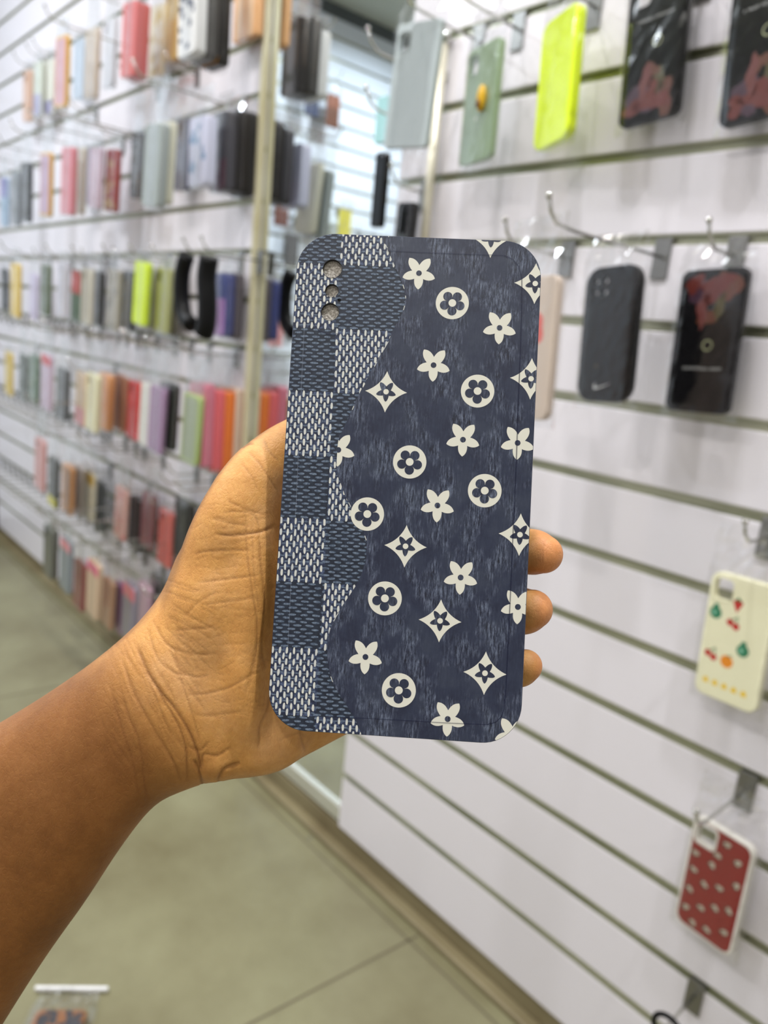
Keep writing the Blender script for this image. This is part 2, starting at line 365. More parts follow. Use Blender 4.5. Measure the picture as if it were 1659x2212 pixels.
for r in range(len(rowy)-1):
    yt, yb = rowy[r], rowy[r+1]; left_light = (r % 2 == 1)
    for colm in (0, 1):
        light = left_light if colm == 0 else not left_light
        xl0 = -CW/2 if colm == 0 else None
        def xr(y): return bound_x(y) if colm == 0 else wave_x(y)+.0015
        def xl(y): return -CW/2 if colm == 0 else bound_x(y)
        if light:
            if r == 1 and colm == 0:                                    # small cells round the lens holes
                nx_, ny_ = 30, 40
                for i_ in range(nx_):
                    for j_ in range(ny_):
                        ya, yb2 = yt+(yb-yt)*j_/ny_, yt+(yb-yt)*(j_+1)/ny_; f_ = lambda y, u: xl(y)+(xr(y)-xl(y))*u/nx_
                        fl2.poly([(f_(ya, i_), ya), (f_(yb2, i_), yb2), (f_(yb2, i_+1), yb2), (f_(ya, i_+1), ya)], WMID, 1)
            else: fl2.poly([(xl(yt), yt), (xl(yb), yb), (max(xr(yb), xl(yb)+1e-4), yb), (max(xr(yt), xl(yt)+1e-4), yt)] if colm == 0 else
                     [(xl(yt), yt), (xl(yb), yb)] + [(max(xr(yb+(yt-yb)*k/8), xl(yb)+2e-4), yb+(yt-yb)*k/8) for k in range(9)], WMID, 1)
            ph = K(11.9); nr = max(1, round((yt-yb)/ph)); ph = (yt-yb)/nr
            for j in range(nr):
                y = yt - ph*(j+.5); 
                x = xl(y) + K(3.5) + (K(7.75) if j % 2 else 0)
                while x < xr(y)+K(2):
                    if not (colm == 0 and x > xr(y)-K(1.5)): fl2.poly(lens(x+random.uniform(-1, 1)*K(.8), y, K(2.6), K(7.4)), DASHW, 3)
                    x += K(15.5)
                x = xl(y) + K(11) + (K(7.75) if j % 2 else 0)
                while x < xr(y)+K(2):
                    if random.random() < .8: fl2.poly(lens(x+random.uniform(-1, 1)*K(1), y+K(random.uniform(-1, 1)), K(4.4), K(1.5)), DASHB, 2)
                    x += K(15.5)
        else:
            ph = K(7.25); nr = max(1, round((yt-yb)/ph)); ph = (yt-yb)/nr
            for j in range(nr):
                y = yt - ph*(j+.5); x = xl(y) + K(2) + (K(12.8) if j % 2 else 0)
                while x < xr(y)+K(4):
                    hw = K(8.6)*random.uniform(.85, 1.08)
                    if colm == 0 and x+hw > xr(y)+K(3): hw = max(K(3), xr(y)+K(3)-x)
                    fl2.poly(lens(x, y+random.uniform(-1, 1)*K(.5), hw, K(2.35)), DASHB, 2); x += K(25.6)
# denim field right of the wavy seam, its motifs clipped by the seam
xr_ = CW/2+.002
fl2.poly(wl + [(xr_, wl[-1][1]), (xr_, wl[0][1])], DEN, 5)
for k in range(0, len(wl)-2):                                       # frayed light edge in places
    if random.random() < .16:
        a, b_ = wl[k], wl[k+1]; fl2.poly([a, b_, (b_[0]+K(1.6), b_[1]), (a[0]+K(1.6), a[1])], DASHW, 6)
def rot(p, a): return (p[0]*math.cos(a)-p[1]*math.sin(a), p[0]*math.sin(a)+p[1]*math.cos(a))
def star(cx, cy, s=1, cutx=None, dark=False, ly=7):
    tips = [(-90, 36.5), (-18+1, 37), (54+2, 40.5), (126-2, 40.5), (198-1, 37)]; tipr = [(math.radians(a), r) for a, r in tips]; out = []
    for i in range(5):
        a, r = tipr[i]; a2, r2 = tipr[(i+1) % 5]; 
        if a2 < a: a2 += 2*math.pi
        am = (a+a2)/2; nr = 18 if abs(math.degrees(am)-90) < 5 else 16.2
        P = lambda r_, a_: (cx+K(r_*s)*math.cos(a_), cy+K(r_*s)*math.sin(a_))
        if dark:
            tip = P(r*.9, a); nn = P(nr*1.02, am)
            out += qb(P(r*.94, a), P(r*.86, a+.24), nn, 5); out += qb(nn, P(r2*.86, a2-.24), P(r2*.94, a2), 5)
        else:
            out += qb(P(r, a), P(r*.86, a+.36), P(nr, am), 7); out += qb(P(nr, am), P(r2*.86, a2-.36), P(r2, a2), 7)
    if cutx is not None: out = [(max(x, cutx(y)), y) for x, y in out]
    fl2.poly(out, DEN if dark else IVORY, ly)
def star_motif(px, py_, cut=None):
    cx, cy = cp(px, py_); star(cx, cy, 1, cut); 
    d = circ(cx, cy, K(6.2), 20)
    if cut: d = [(max(x, cut(y)), y) for x, y in d]
    fl2.poly(d, DEN, 8)
def circle_motif(px, py_):
    cx, cy = cp(px, py_); fl2.poly(circ(cx, cy, K(36), 48), IVORY, 7)
    for k in range(5):
        a = math.radians(-90+72*k); fl2.poly(circ(cx+K(17.6)*math.cos(a), cy+K(17.6)*math.sin(a), K(10.1), 22), DEN, 8+k*.3)
    fl2.poly(circ(cx, cy, K(13), 5*4), DEN, 10); fl2.poly(circ(cx, cy, K(8.4), 20), IVORY, 11)
def diamond_motif(px, py_, s=1):
    cx, cy = cp(px, py_); t = K(45.5*s); c = K(12.5*s)
    T = [(0, t), (-t, 0), (0, -t), (t, 0)]; C = [(-c, c), (-c, -c), (c, -c), (c, c)]; o = []
    for i in range(4): o += qb(T[i], C[i], T[(i+1) % 4], 10)
    fl2.poly([(cx+x, cy+y) for x, y in o], IVORY, 7)
    star(cx, cy, .64, None, True, 8); fl2.poly(circ(cx, cy, K(6.0), 18), IVORY, 10)
for p in [(905, 590.5), (1079, 708.5), (936.5, 789), (1000, 950), (1118, 957), (945, 1092), (995, 1247.5), (1118.5, 1311), (789.5, 1419), (967, 1553)]: star_motif(*p)
star_motif(731, 972, cut=wave_x)
star_motif(1106, 1588)
for p in [(977, 655), (1031.5, 845), (885, 998), (1047, 1060), (793.5, 1110.5), (831.5, 1292.5), (861.5, 1491)]: circle_motif(*p)
for p in [(834, 846.5), (1156, 613), (1147, 818.5), (1123, 1155), (876, 1180), (950.5, 1341), (1047.5, 1454), (1061, 514)]: diamond_motif(*p)
fl2.poly([cp(834, 500), cp(839.5, 513), cp(845, 500)], IVORY, 7)
# strips painting the shade and lit edge of the line pressed round the case
SEAMT = mat('pressed_line_shade', (22, 28, 62), .4)
nt, N, L, b = nodes(SEAMT); tr_ = N.new('ShaderNodeBsdfTransparent'); ms = N.new('ShaderNodeMixShader'); ms.inputs[0].default_value = .62
L.new(tr_.outputs[0], ms.inputs[1]); L.new(b.outputs[0], ms.inputs[2]); L.new(ms.outputs[0], N['Material Output'].inputs[0])
SEAML = mat('pressed_line_lit_edge', (150, 160, 180), .4)
nt, N, L, b = nodes(SEAML); tr_ = N.new('ShaderNodeBsdfTransparent'); ms = N.new('ShaderNodeMixShader'); ms.inputs[0].default_value = .3
L.new(tr_.outputs[0], ms.inputs[1]); L.new(b.outputs[0], ms.inputs[2]); L.new(ms.outputs[0], N['Material Output'].inputs[0])
def line(pts, wpx, m, ly=14, raw=False):
    P = pts if raw else [cp(*p) for p in pts]; lf = []; rt = []
    for i, p in enumerate(P):
        a = P[max(i-1, 0)]; b2 = P[min(i+1, len(P)-1)]; dx, dy = b2[0]-a[0], b2[1]-a[1]; l = math.hypot(dx, dy) or 1
        nx, ny = -dy/l*K(wpx)/2, dx/l*K(wpx)/2; lf.append((p[0]+nx, p[1]+ny)); rt.append((p[0]-nx, p[1]-ny))
    for i in range(len(P)-1): fl2.poly([lf[i], lf[i+1], rt[i+1], rt[i]], m, ly)
line([(1089, 552), (1108, 561), (1120, 576), (1127, 600), (1127, 660), (1124, 760), (1119, 880), (1115, 1000), (1109, 1130), (1103, 1270), (1097, 1400), (1093, 1480), (1089, 1530), (1083, 1548), (1070, 1560), (1050, 1565)], 2.2, SEAMT)
line([(1050, 1565), (960, 1561), (820, 1553), (700, 1547)], 1.6, SEAMT)
line([(828, 542), (940, 547), (1050, 551), (1089, 552)], 1.5, SEAMT)
line([(668, 560), (658, 700), (648, 900), (640, 1090), (632, 1200), (622, 1400)], 1.3, SEAML)
line([(672, 680), (678, 700), (690, 716), (710, 722), (735, 722)], 2.4, SEAMT)  # shaded rim of the camera bump, painted as dark arcs
for a0, a1 in ((150, 215), (-60, 30)):
    c0 = cp(797, 628); line([(c0[0]+K(22)*math.cos(math.radians(a)), c0[1]+K(22)*math.sin(math.radians(a))) for a in range(a0, a1+1, 8)], 1.4, SEAMT, raw=True)
o = mb.build('phone_case'); o.matrix_world = case_m
HELD = o; tag(o, 'navy denim phone case with ivory flowers and checks held in the hand', 'phone case')
# grey glittery lining seen through the lens holes
LIN = noisy('glitter_grey_lining', (164, 156, 146), (244, 238, 228), ns=1500, detail=3, lo=.4, hi=.72, rough=.35, bump=.6)
mb = MB(); pp = rrect(.0125, .027, .004, 5)
pts, tr = tess([pp]); mb.add([(p[0]+cam_holes[1][0], p[1]+cam_holes[1][1]-.0005, -.0013) for p in pts], [tuple(t) for t in tr], LIN)
l = mb.build('lining', HELD); l['label'] = 'grey glittery lining showing through the lens holes'

# ------------------------------------------------------------------ forearm and hand
SK = mat('skin', (190, 130, 78), .5)
nt, N, L, b = nodes(SK)
at = N.new('ShaderNodeAttribute'); at.attribute_name = 'skin'; sep = N.new('ShaderNodeSeparateColor'); L.new(at.outputs['Color'], sep.inputs[0])
tc = N.new('ShaderNodeTexCoord')
bl = nz((1, 1, 1), 45, 5); bl2 = nz((1, 1, 1), 420, 4, .7)
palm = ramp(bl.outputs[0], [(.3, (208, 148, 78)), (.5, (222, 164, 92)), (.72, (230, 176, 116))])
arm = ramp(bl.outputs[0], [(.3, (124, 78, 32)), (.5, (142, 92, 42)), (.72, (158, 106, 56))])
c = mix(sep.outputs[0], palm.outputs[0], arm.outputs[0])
c = mix(sep.outputs[2], c, (222, 128, 84))                           # ruddier fingertips
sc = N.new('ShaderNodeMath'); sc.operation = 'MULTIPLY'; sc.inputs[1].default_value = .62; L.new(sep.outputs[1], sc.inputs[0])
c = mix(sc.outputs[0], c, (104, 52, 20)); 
fr = ramp(bl2.outputs[0], [(.3, (232, 222, 214)), (.7, (255, 255, 255))]); c = mix(None, c, fr.outputs[0], 'MULTIPLY', .7)
L.new(c, b.inputs['Base Color'])
vo = N.new('ShaderNodeTexVoronoi'); vo.feature = 'DISTANCE_TO_EDGE'; vo.inputs['Scale'].default_value = 720
wv = nz((1, 1, 1), 160, 5, .7)
mpv = N.new('ShaderNodeMapping'); mpv.inputs['Scale'].default_value = (1, 1, .45); L.new(tc.outputs['Object'], mpv.inputs[0])
mvx = N.new('ShaderNodeVectorMath'); mvx.operation = 'MULTIPLY_ADD'; mvx.inputs[1].default_value = (.004, .004, .004); L.new(wv.outputs['Color'], mvx.inputs[0]); L.new(mpv.outputs[0], mvx.inputs[2])
L.new(mvx.outputs[0], vo.inputs[0])
vr = N.new('ShaderNodeMapRange'); vr.inputs[1].default_value = 0; vr.inputs[2].default_value = .18; L.new(vo.outputs[0], vr.inputs[0])
bp = N.new('ShaderNodeBump'); bp.inputs['Strength'].default_value = .22; bp.inputs['Distance'].default_value = .0003; L.new(vr.outputs[0], bp.inputs['Height'])
bp2 = N.new('ShaderNodeBump'); bp2.inputs['Strength'].default_value = .14; bp2.inputs['Distance'].default_value = .001; L.new(wv.outputs[0], bp2.inputs['Height']); L.new(bp.outputs[0], bp2.inputs['Normal'])
L.new(bp2.outputs[0], b.inputs['Normal'])
b.inputs['Subsurface Weight'].default_value = .12; b.inputs['Subsurface Radius'].default_value = (1, .35, .18); b.inputs['Subsurface Scale'].default_value = .004
b.inputs['Specular IOR Level'].default_value = .38

VIEW = (R @ Vector((0, 0, -1))).normalized()
mb = MB()
def loft(secs, n=28, e=2.25, sub=5):
    """secs: (A px, B px, depth, half thickness)"""
    arr = [(Vector((*s[0], 0)), Vector((*s[1], 0)), s[2], s[3], (s[4] if len(s) > 4 else 0)) for s in secs]; rs = []
    for i in range(len(arr)-1):
        P = [arr[max(i-1, 0)], arr[i], arr[i+1], arr[min(i+2, len(arr)-1)]]
        for k in range(sub):
            t = k/sub; cm = lambda j: .5*((2*P[1][j])+(P[2][j]-P[0][j])*t+(2*P[0][j]-5*P[1][j]+4*P[2][j]-P[3][j])*t*t+(3*P[1][j]-3*P[2][j]+P[3][j]-P[0][j])*t**3)
            rs.append([cm(j) for j in range(5)])
    rs.append(list(arr[-1])); vs = []
    for a, b_, d, th, tl in rs:
        pa, pb = pd(a.x, a.y, d-tl), pd(b_.x, b_.y, d+tl); c = (pa+pb)/2; h = (pa-pb)/2
        dirv = (c-EYE).normalized(); dirv = (dirv - h.normalized()*dirv.dot(h.normalized())).normalized()
        for k in range(n):
            t = 2*math.pi*k/n; x, y = math.cos(t), math.sin(t)
            vs.append(c + h*math.copysign(abs(x)**(2/e), x) + dirv*th*math.copysign(abs(y)**(2/e), y))
    fs = [(i*n+k, i*n+(k+1)%n, (i+1)*n+(k+1)%n, (i+1)*n+k) for i in range(len(rs)-1) for k in range(n)]
    fs += [tuple(range(n))[::-1], tuple(range((len(rs)-1)*n, len(rs)*n))]
    mb.add(vs, fs, SK)
def chain(pts, n=20, sub=5):
    """pts: (px, py, depth, radius m)"""
    P3 = [(pd(p[0], p[1], p[2]), p[3]) for p in pts]; out = []
    for i in range(len(P3)-1):
        Q = [P3[max(i-1, 0)], P3[i], P3[i+1], P3[min(i+2, len(P3)-1)]]
        for k in range(sub):
            t = k/sub; cm = lambda j: .5*((2*Q[1][j])+(Q[2][j]-Q[0][j])*t+(2*Q[0][j]-5*Q[1][j]+4*Q[2][j]-Q[3][j])*t*t+(3*Q[1][j]-3*Q[2][j]+Q[3][j]-Q[0][j])*t**3)
            out.append((cm(0), cm(1)))
    # rounded tip
    pe, re = P3[-1]; d = (P3[-1][0]-P3[-2][0]).normalized()
    for k in range(0, 8): a = math.radians(k*12.6); out.append((pe + d*re*math.sin(a)*1.0, max(re*math.cos(a), re*.03)))
    mb.tube([o_[0] for o_ in out], [o_[1] for o_ in out], SK, n)
def ell(px, py_, d, rx, ry, rz_, ang=0):
    c = pd(px, py_, d); bm = bmesh.new(); bmesh.ops.create_uvsphere(bm, u_segments=28, v_segments=18, radius=1)
    rx_, ry_ = R @ Vector((math.cos(ang), math.sin(ang), 0)), R @ Vector((-math.sin(ang), math.cos(ang), 0))
    for v in bm.verts: v.co = c + rx_*v.co.x*rx + ry_*v.co.y*ry + VIEW*v.co.z*rz_
    mb.bm(bm, SK)
# forearm, wrist, palm
loft([((-620, 2080), (-300, 2640), .259, .034), ((-420, 1880), (-150, 2440), .256, .033), ((-160, 1652), (70, 2098), .252, .031), ((0, 1560), (180, 1942), .249, .0285), ((110, 1492), (262, 1820), .247, .0265),
      ((212, 1420), (330, 1737), .245, .0240), ((296, 1346), (392, 1704), .2445, .0225), ((352, 1272), (470, 1682), .2455, .0205), ((385, 1190), (560, 1674), .247, .0190),
      ((450, 1120), (655, 1634), .2485, .0175), ((560, 1075), (760, 1580), .2505, .0160), ((700, 1050), (880, 1525), .2535, .0145), ((800, 1060), (960, 1500), .256, .012), ((850, 1110), (985, 1470), .258, .008)], e=2.3)
ell(478, 1310, .2415, .0185, .030, .0170, math.radians(-16))         # ball of the thumb
ell(505, 1470, .2430, .0190, .022, .0150, math.radians(-35))
ell(575, 1590, .2455, .0175, .0120, .0150, math.radians(18))         # heel of the hand, little finger side
ell(470, 1615, .2440, .0135, .0105, .0150, math.radians(5))
ell(551, 1285, .2340, .0070, .032, .0105, math.radians(-2))
ell(534, 1450, .2345, .0076, .026, .0110, math.radians(4))
# thumb
chain([(470, 1330, .2450, .0150), (487, 1215, .2420, .0152), (520, 1115, .2395, .0138), (553, 1045, .2415, .0118), (584, 1008, .2445, .0110), (620, 970, .2470, .0094), (655, 940, .2480, .0076)])
# index stretched up behind the case, then the three that reach round its right edge
chain([(760, 1120, .2560, .0100), (850, 1030, .2640, .0092), (930, 930, .2650, .0082), (985, 850, .2570, .0076), (1015, 800, .2480, .0070)])
chain([(780, 1200, .2570, .0105), (890, 1180, .2690, .0096), (1010, 1180, .2690, .0086), (1090, 1190, .2560, .0081), (1132, 1191, .2435, .0077), (1156, 1193, .2375, .0075), (1174, 1197, .2330, .0063)])
chain([(800, 1320, .2570, .0100), (900, 1310, .2690, .0092), (1000, 1312, .2690, .0084), (1070, 1317, .2560, .0080), (1110, 1319, .2425, .0078), (1134, 1320, .2365, .0076), (1151, 1316, .2320, .0064)])
chain([(810, 1430, .2560, .0090), (900, 1432, .2660, .0080), (990, 1436, .2660, .0071), (1060, 1440, .2530, .0067), (1100, 1442, .2405, .0065), (1122, 1443, .2345, .0062), (1136, 1438, .2310, .0053)])
tmp = mb.build('arm_source')
md_ = tmp.modifiers.new('r', 'REMESH'); md_.mode = 'VOXEL'; md_.voxel_size = .0006; md_.use_smooth_shade = True
dg_ = bpy.context.evaluated_depsgraph_get(); me = bpy.data.meshes.new_from_object(tmp.evaluated_get(dg_)); me.name = 'person'
bpy.data.objects.remove(tmp)
nv = len(me.vertices); co = np.empty(nv*3); me.vertices.foreach_get('co', co); co = co.reshape(-1, 3)
ne = len(me.edges); ed = np.empty(ne*2, int); me.edges.foreach_get('vertices', ed); ed = ed.reshape(-1, 2)
deg = np.bincount(ed.ravel(), minlength=nv).astype(float)[:, None]
def lap(c):
    s = np.zeros_like(c)
    for k in range(c.shape[1]): s[:, k] = np.bincount(ed[:, 0], c[ed[:, 1], k], nv) + np.bincount(ed[:, 1], c[ed[:, 0], k], nv)
    return s/deg - c
Rn = np.array(R); eye = np.array(EYE)
def topx(c): q_ = (c-eye) @ Rn; return np.stack([W/2 + F*q_[:, 0]/-q_[:, 2], H/2 - F*q_[:, 1]/-q_[:, 2]], 1), -q_[:, 2]
px0, dp0 = topx(co)
wsm = np.where(px0[:, 0] > 1020, .25, 1.0)[:, None]                  # keep fingertips crisp
for it in range(80):
    co = co + .55*lap(co)*wsm; co = co - .50*lap(co)*wsm*.55
pmask = (((px0[:, 0] > 350) & (px0[:, 0] < 640) & (px0[:, 1] > 1040) & (px0[:, 1] < 1640))*1.0)[:, None]
for it in range(12): pmask = pmask + .5*lap(pmask)
for it in range(110): co = co + .5*lap(co)*pmask
def vnorm(c):
    me.vertices.foreach_set('co', c.ravel()); me.update(); n_ = np.empty(nv*3); me.vertices.foreach_get('normal', n_); return n_.reshape(-1, 3)
nrm = vnorm(co); px_, dep = topx(co)
tocam = eye - co; tocam /= np.linalg.norm(tocam, axis=1)[:, None]; facing = (nrm*tocam).sum(1)
def sstep(x, a, b_): t = np.clip((x-a)/(b_-a), 0, 1); return t*t*(3-2*t)
disp = np.zeros(nv); crease = np.zeros(nv)
def crs(pts, wpx=5, depth=.0006, dark=.6, k=5):
    sm = smoothcurve([(float(a), float(b_)) for a, b_ in pts], k) if len(pts) > 2 else pts
    P = np.array(sm); best = np.full(nv, 1e9); tt = np.zeros(nv); tot = len(P)-1
    lo = P.min(0)-4*wpx; hi = P.max(0)+4*wpx; idx = np.where((px_ > lo).all(1) & (px_ < hi).all(1) & (facing > -.1))[0]
    if not len(idx): return
    q_ = px_[idx]; bb_ = np.full(len(idx), 1e9); t_ = np.zeros(len(idx))
    for i in range(tot):
        a = P[i]; d = P[i+1]-a; l2 = (d*d).sum() or 1; t = np.clip(((q_-a)@d)/l2, 0, 1); dd = np.hypot(*(q_-a-t[:, None]*d).T)
        m = dd < bb_; bb_[m] = dd[m]; t_[m] = (i+t[m])/tot
    fade = np.clip(np.minimum(t_, 1-t_)*6, 0, 1)**.6 if dark < .95 else np.clip(np.minimum(t_, 1-t_)*12+.3, 0, 1)
    g_ = np.exp(-(bb_/(wpx*.8))**2)*fade; shoulder = np.exp(-((bb_-2.2*wpx)/(1.3*wpx))**2)*fade
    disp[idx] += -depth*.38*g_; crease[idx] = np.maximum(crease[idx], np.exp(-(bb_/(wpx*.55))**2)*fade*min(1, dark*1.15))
# wrist folds
crs([(262, 1418), (291, 1500), (338, 1583), (372, 1640), (392, 1690)], 5, .0007, .5)
crs([(296, 1400), (318, 1450), (345, 1492), (376, 1528), (409, 1580), (428, 1630), (434, 1664)], 5.5, .0013, .95)
crs([(330, 1462), (352, 1510), (384, 1563), (402, 1620), (404, 1688)], 4.5, .0010, .7)
crs([(300, 1430), (330, 1490), (352, 1545), (376, 1600)], 3.5, .0005, .45)
crs([(376, 1400), (392, 1470), (415, 1540), (432, 1600)], 4, .0005, .4)
crs([(240, 1500), (262, 1570), (285, 1640), (300, 1720)], 4, .0005, .4)
crs([(255, 1460), (275, 1540), (300, 1600), (312, 1690), (318, 1740)], 4, .0005, .4)
crs([(320, 1360), (340, 1420), (372, 1450), (410, 1462)], 4, .0005, .45)
crs([(330, 1340), (362, 1392), (410, 1412), (470, 1412)], 4, .0006, .5)
crs([(366, 1398), (388, 1446), (424, 1462), (452, 1456)], 4, .0005, .5)
crs([(404, 1608), (430, 1622), (452, 1600)], 4, .0006, .5); crs([(437, 1658), (440, 1630), (470, 1632), (500, 1612)], 4.5, .0008, .6)
crs([(470, 1690), (486, 1662), (520, 1648)], 6, .0022, .6); crs([(438, 1700), (430, 1668), (420, 1640)], 5, .0016, .7); crs([(408, 1500), (450, 1497), (500, 1482), (560, 1448)], 4, .0006, .5)
crs([(420, 1545), (460, 1545), (530, 1535)], 4, .0005, .35)
# palm and thumb
crs([(463, 1152), (490, 1156), (530, 1153), (565, 1148), (592, 1136)], 4.5, .0009, .85)
crs([(420, 1196), (450, 1190), (500, 1188), (545, 1189)], 4, .0006, .6)
crs([(428, 1258), (480, 1252), (520, 1247), (560, 1243)], 4, .0005, .45)
crs([(440, 1306), (500, 1298), (560, 1290)], 3.5, .0004, .35)
crs([(376, 1362), (420, 1358), (462, 1356)], 4, .0005, .5); crs([(400, 1330), (430, 1300), (470, 1278)], 3.5, .0004, .35)
crs([(531, 1095), (533, 1190), (545, 1280), (556, 1350), (552, 1421), (536, 1491)], 4, .0006, .5)
crs([(559, 1130), (563, 1209), (572, 1303), (566, 1397), (575, 1450)], 4.5, .0006, .45)
crs([(545, 1130), (548, 1230), (560, 1320)], 3, .0004, .35)
crs([(583, 1500), (578, 1533), (562, 1570), (558, 1620)], 5, .0008, .5)
crs([(530, 1500), (545, 1440), (560, 1380)], 3.5, .0004, .3)
crs([(480, 1108), (510, 1104), (548, 1112), (560, 1140)], 3.5, .0004, .45); crs([(455, 1120), (500, 1130), (540, 1136)], 3.5, .0004, .4)
crs([(490, 1080), (530, 1100), (575, 1112)], 3.5, .0004, .4); crs([(536, 975), (560, 1000), (590, 1045), (600, 1060)], 3.5, .0005, .4)
crs([(520, 1000), (545, 1030), (556, 1060)], 3.5, .0004, .3); crs([(570, 948), (582, 975), (602, 995)], 3.5, .0005, .5)
crs([(522, 968), (532, 960), (548, 958)], 4, .0008, .6)
crs([(600, 1600), (640, 1585), (660, 1590)], 4, .0005, .3); crs([(640, 1540), (650, 1590), (660, 1625)], 5, .0005, .35)
fan = random.Random(3)
for i in range(16):                                                   # the fan of fine lines at the base of the thumb
    x0 = 352+fan.uniform(-10, 30); y0 = 1250+i*13; a = math.radians(18+i*2.4+fan.uniform(-6, 6)); l_ = fan.uniform(60, 130)
    x1, y1 = x0+l_*math.cos(a), y0+l_*math.sin(a); crs([(x0, y0), ((x0+x1)/2, (y0+y1)/2+fan.uniform(-8, 4)), (x1, y1)], 2.8, .0003, .32)
for i in range(90):                                                   # fine folds across palm and wrist
    x0 = fan.uniform(400, 560); y0 = fan.uniform(1080, 1560); a = fan.uniform(-.5, .35); l_ = fan.uniform(25, 75)
    crs([(x0, y0), (x0+l_*.5*math.cos(a), y0+l_*.5*math.sin(a)+3), (x0+l_*math.cos(a), y0+l_*math.sin(a))], 2.2, .00018, fan.uniform(.10, .28))
for i in range(60):
    x0 = 215+i*3+fan.uniform(-14, 14); y0 = 1400+fan.uniform(-30, 190); l_ = fan.uniform(50, 120); a = math.radians(62+fan.uniform(-8, 8))
    crs([(x0, y0), (x0+l_*.5*math.cos(a)-4, y0+l_*.5*math.sin(a)), (x0+l_*math.cos(a), y0+l_*math.sin(a))], 2.6, .00025, .22)
co = co + nrm*disp[:, None]; nrm = vnorm(co)
# pigment: palm skin pale, outer forearm darker
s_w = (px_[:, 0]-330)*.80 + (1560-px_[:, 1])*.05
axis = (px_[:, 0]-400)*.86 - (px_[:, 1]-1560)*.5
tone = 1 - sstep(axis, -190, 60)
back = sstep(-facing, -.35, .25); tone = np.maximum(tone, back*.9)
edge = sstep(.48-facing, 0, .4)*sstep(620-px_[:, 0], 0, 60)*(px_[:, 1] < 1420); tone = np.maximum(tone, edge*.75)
tip = sstep(px_[:, 0], 1135, 1175)*.42
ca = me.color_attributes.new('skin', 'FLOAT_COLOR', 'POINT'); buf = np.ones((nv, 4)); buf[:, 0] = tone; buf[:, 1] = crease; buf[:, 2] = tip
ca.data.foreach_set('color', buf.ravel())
me.materials.clear(); me.materials.append(SK)
me.polygons.foreach_set('use_smooth', [True]*len(me.polygons)); me.polygons.foreach_set('material_index', [0]*len(me.polygons)); me.update()
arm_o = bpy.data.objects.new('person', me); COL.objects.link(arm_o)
tag(arm_o, "person's bare left forearm and hand holding the patterned case from behind", 'person')

# ------------------------------------------------------------------ display hooks
def hook_proto(k):
    r = empty('display_hook')                       # origin: the slot, on the face of the wall
    mb = MB(); mb.box(-.011, .011, -.003, -.0005, -.046, .002, STEEL, .0008); mb.box(-.010, .010, -.001, .010, -.003, .0015, STEEL); mb.build('back_plate', r)
    mb = MB(); mb.tube([(0, -.003, -.020), (0, -k*.4, -.020), (0, -k*.85, -.0195), (0, -k, -.017), (0, -k-.012, -.008), (0, -k-.018, .004)], .0020, CHROME, 8)
    mb.build('prong', r)
    mb = MB(); mb.ball((0, -k-.019, .006), .0036, CHROME, 12, 8); mb.build('ball_tip', r)
    return r
HOOKS = {}; HPOS = []; HMESH = {}
def hook(x, slotz, label, group, wall='main', p=.12):
    k = round(max(.06, p)/.02)*.02
    for e in HPOS:
        if e[0] == wall and abs(e[1]-x) < .030 and abs(e[2]-slotz) < .03:      # two cases on one hook: it is as long as the further one needs
            if k > e[3] + .001:
                if k not in HMESH: t = hook_proto(k); HMESH[k] = {c.name.split('.')[0]: c.data for c in t.children}; [bpy.data.objects.remove(c) for c in list(t.children)]; bpy.data.objects.remove(t)
                for c in e[4].children: c.data = HMESH[k][c.name.split('.')[0]]
                e[3] = k
            return None
    if k not in HMESH: o = hook_proto(k); HMESH[k] = {c.name.split('.')[0]: c.data for c in o.children}; HOOKS[k] = o
    elif k in HOOKS and all(c.data == HMESH[k][c.name.split('.')[0]] for c in HOOKS[k].children): o = copy_tree(HOOKS[k])
    else: o = hook_proto(k); HOOKS[k] = o
    HPOS.append([wall, x, slotz, k, o])
    if wall == 'main': o.location = (x, A, slotz)
    else: o.location = (XEND+.022, x, slotz); o.rotation_euler = (0, 0, math.radians(90))
    tag(o, label, 'display hook', group); return o
def slot_near(z): k = round((SLOT0 - z)/PITCH); return SLOT0 - k*PITCH

# clear bags
BAGM = bpy.data.materials.new('clear_plastic_film'); BAGM.use_nodes = True; nt = BAGM.node_tree; N = nt.nodes; L = nt.links
N.remove(N['Principled BSDF']); b = N.new('ShaderNodeBsdfGlossy'); b.inputs['Color'].default_value = (.95, .95, .95, 1); b.inputs['Roughness'].default_value = .13
tr_ = N.new('ShaderNodeBsdfTransparent'); tr_.inputs[0].default_value = (.97, .97, .97, 1); ms = N.new('ShaderNodeMixShader')
lw = N.new('ShaderNodeLayerWeight'); lw.inputs[0].default_value = .3; mr = N.new('ShaderNodeMapRange'); mr.inputs[3].default_value = .018; mr.inputs[4].default_value = .5
L.new(lw.outputs['Facing'], mr.inputs[0]); L.new(mr.outputs[0], ms.inputs[0]); L.new(tr_.outputs[0], ms.inputs[1]); L.new(b.outputs[0], ms.inputs[2]); L.new(ms.outputs[0], N['Material Output'].inputs[0])
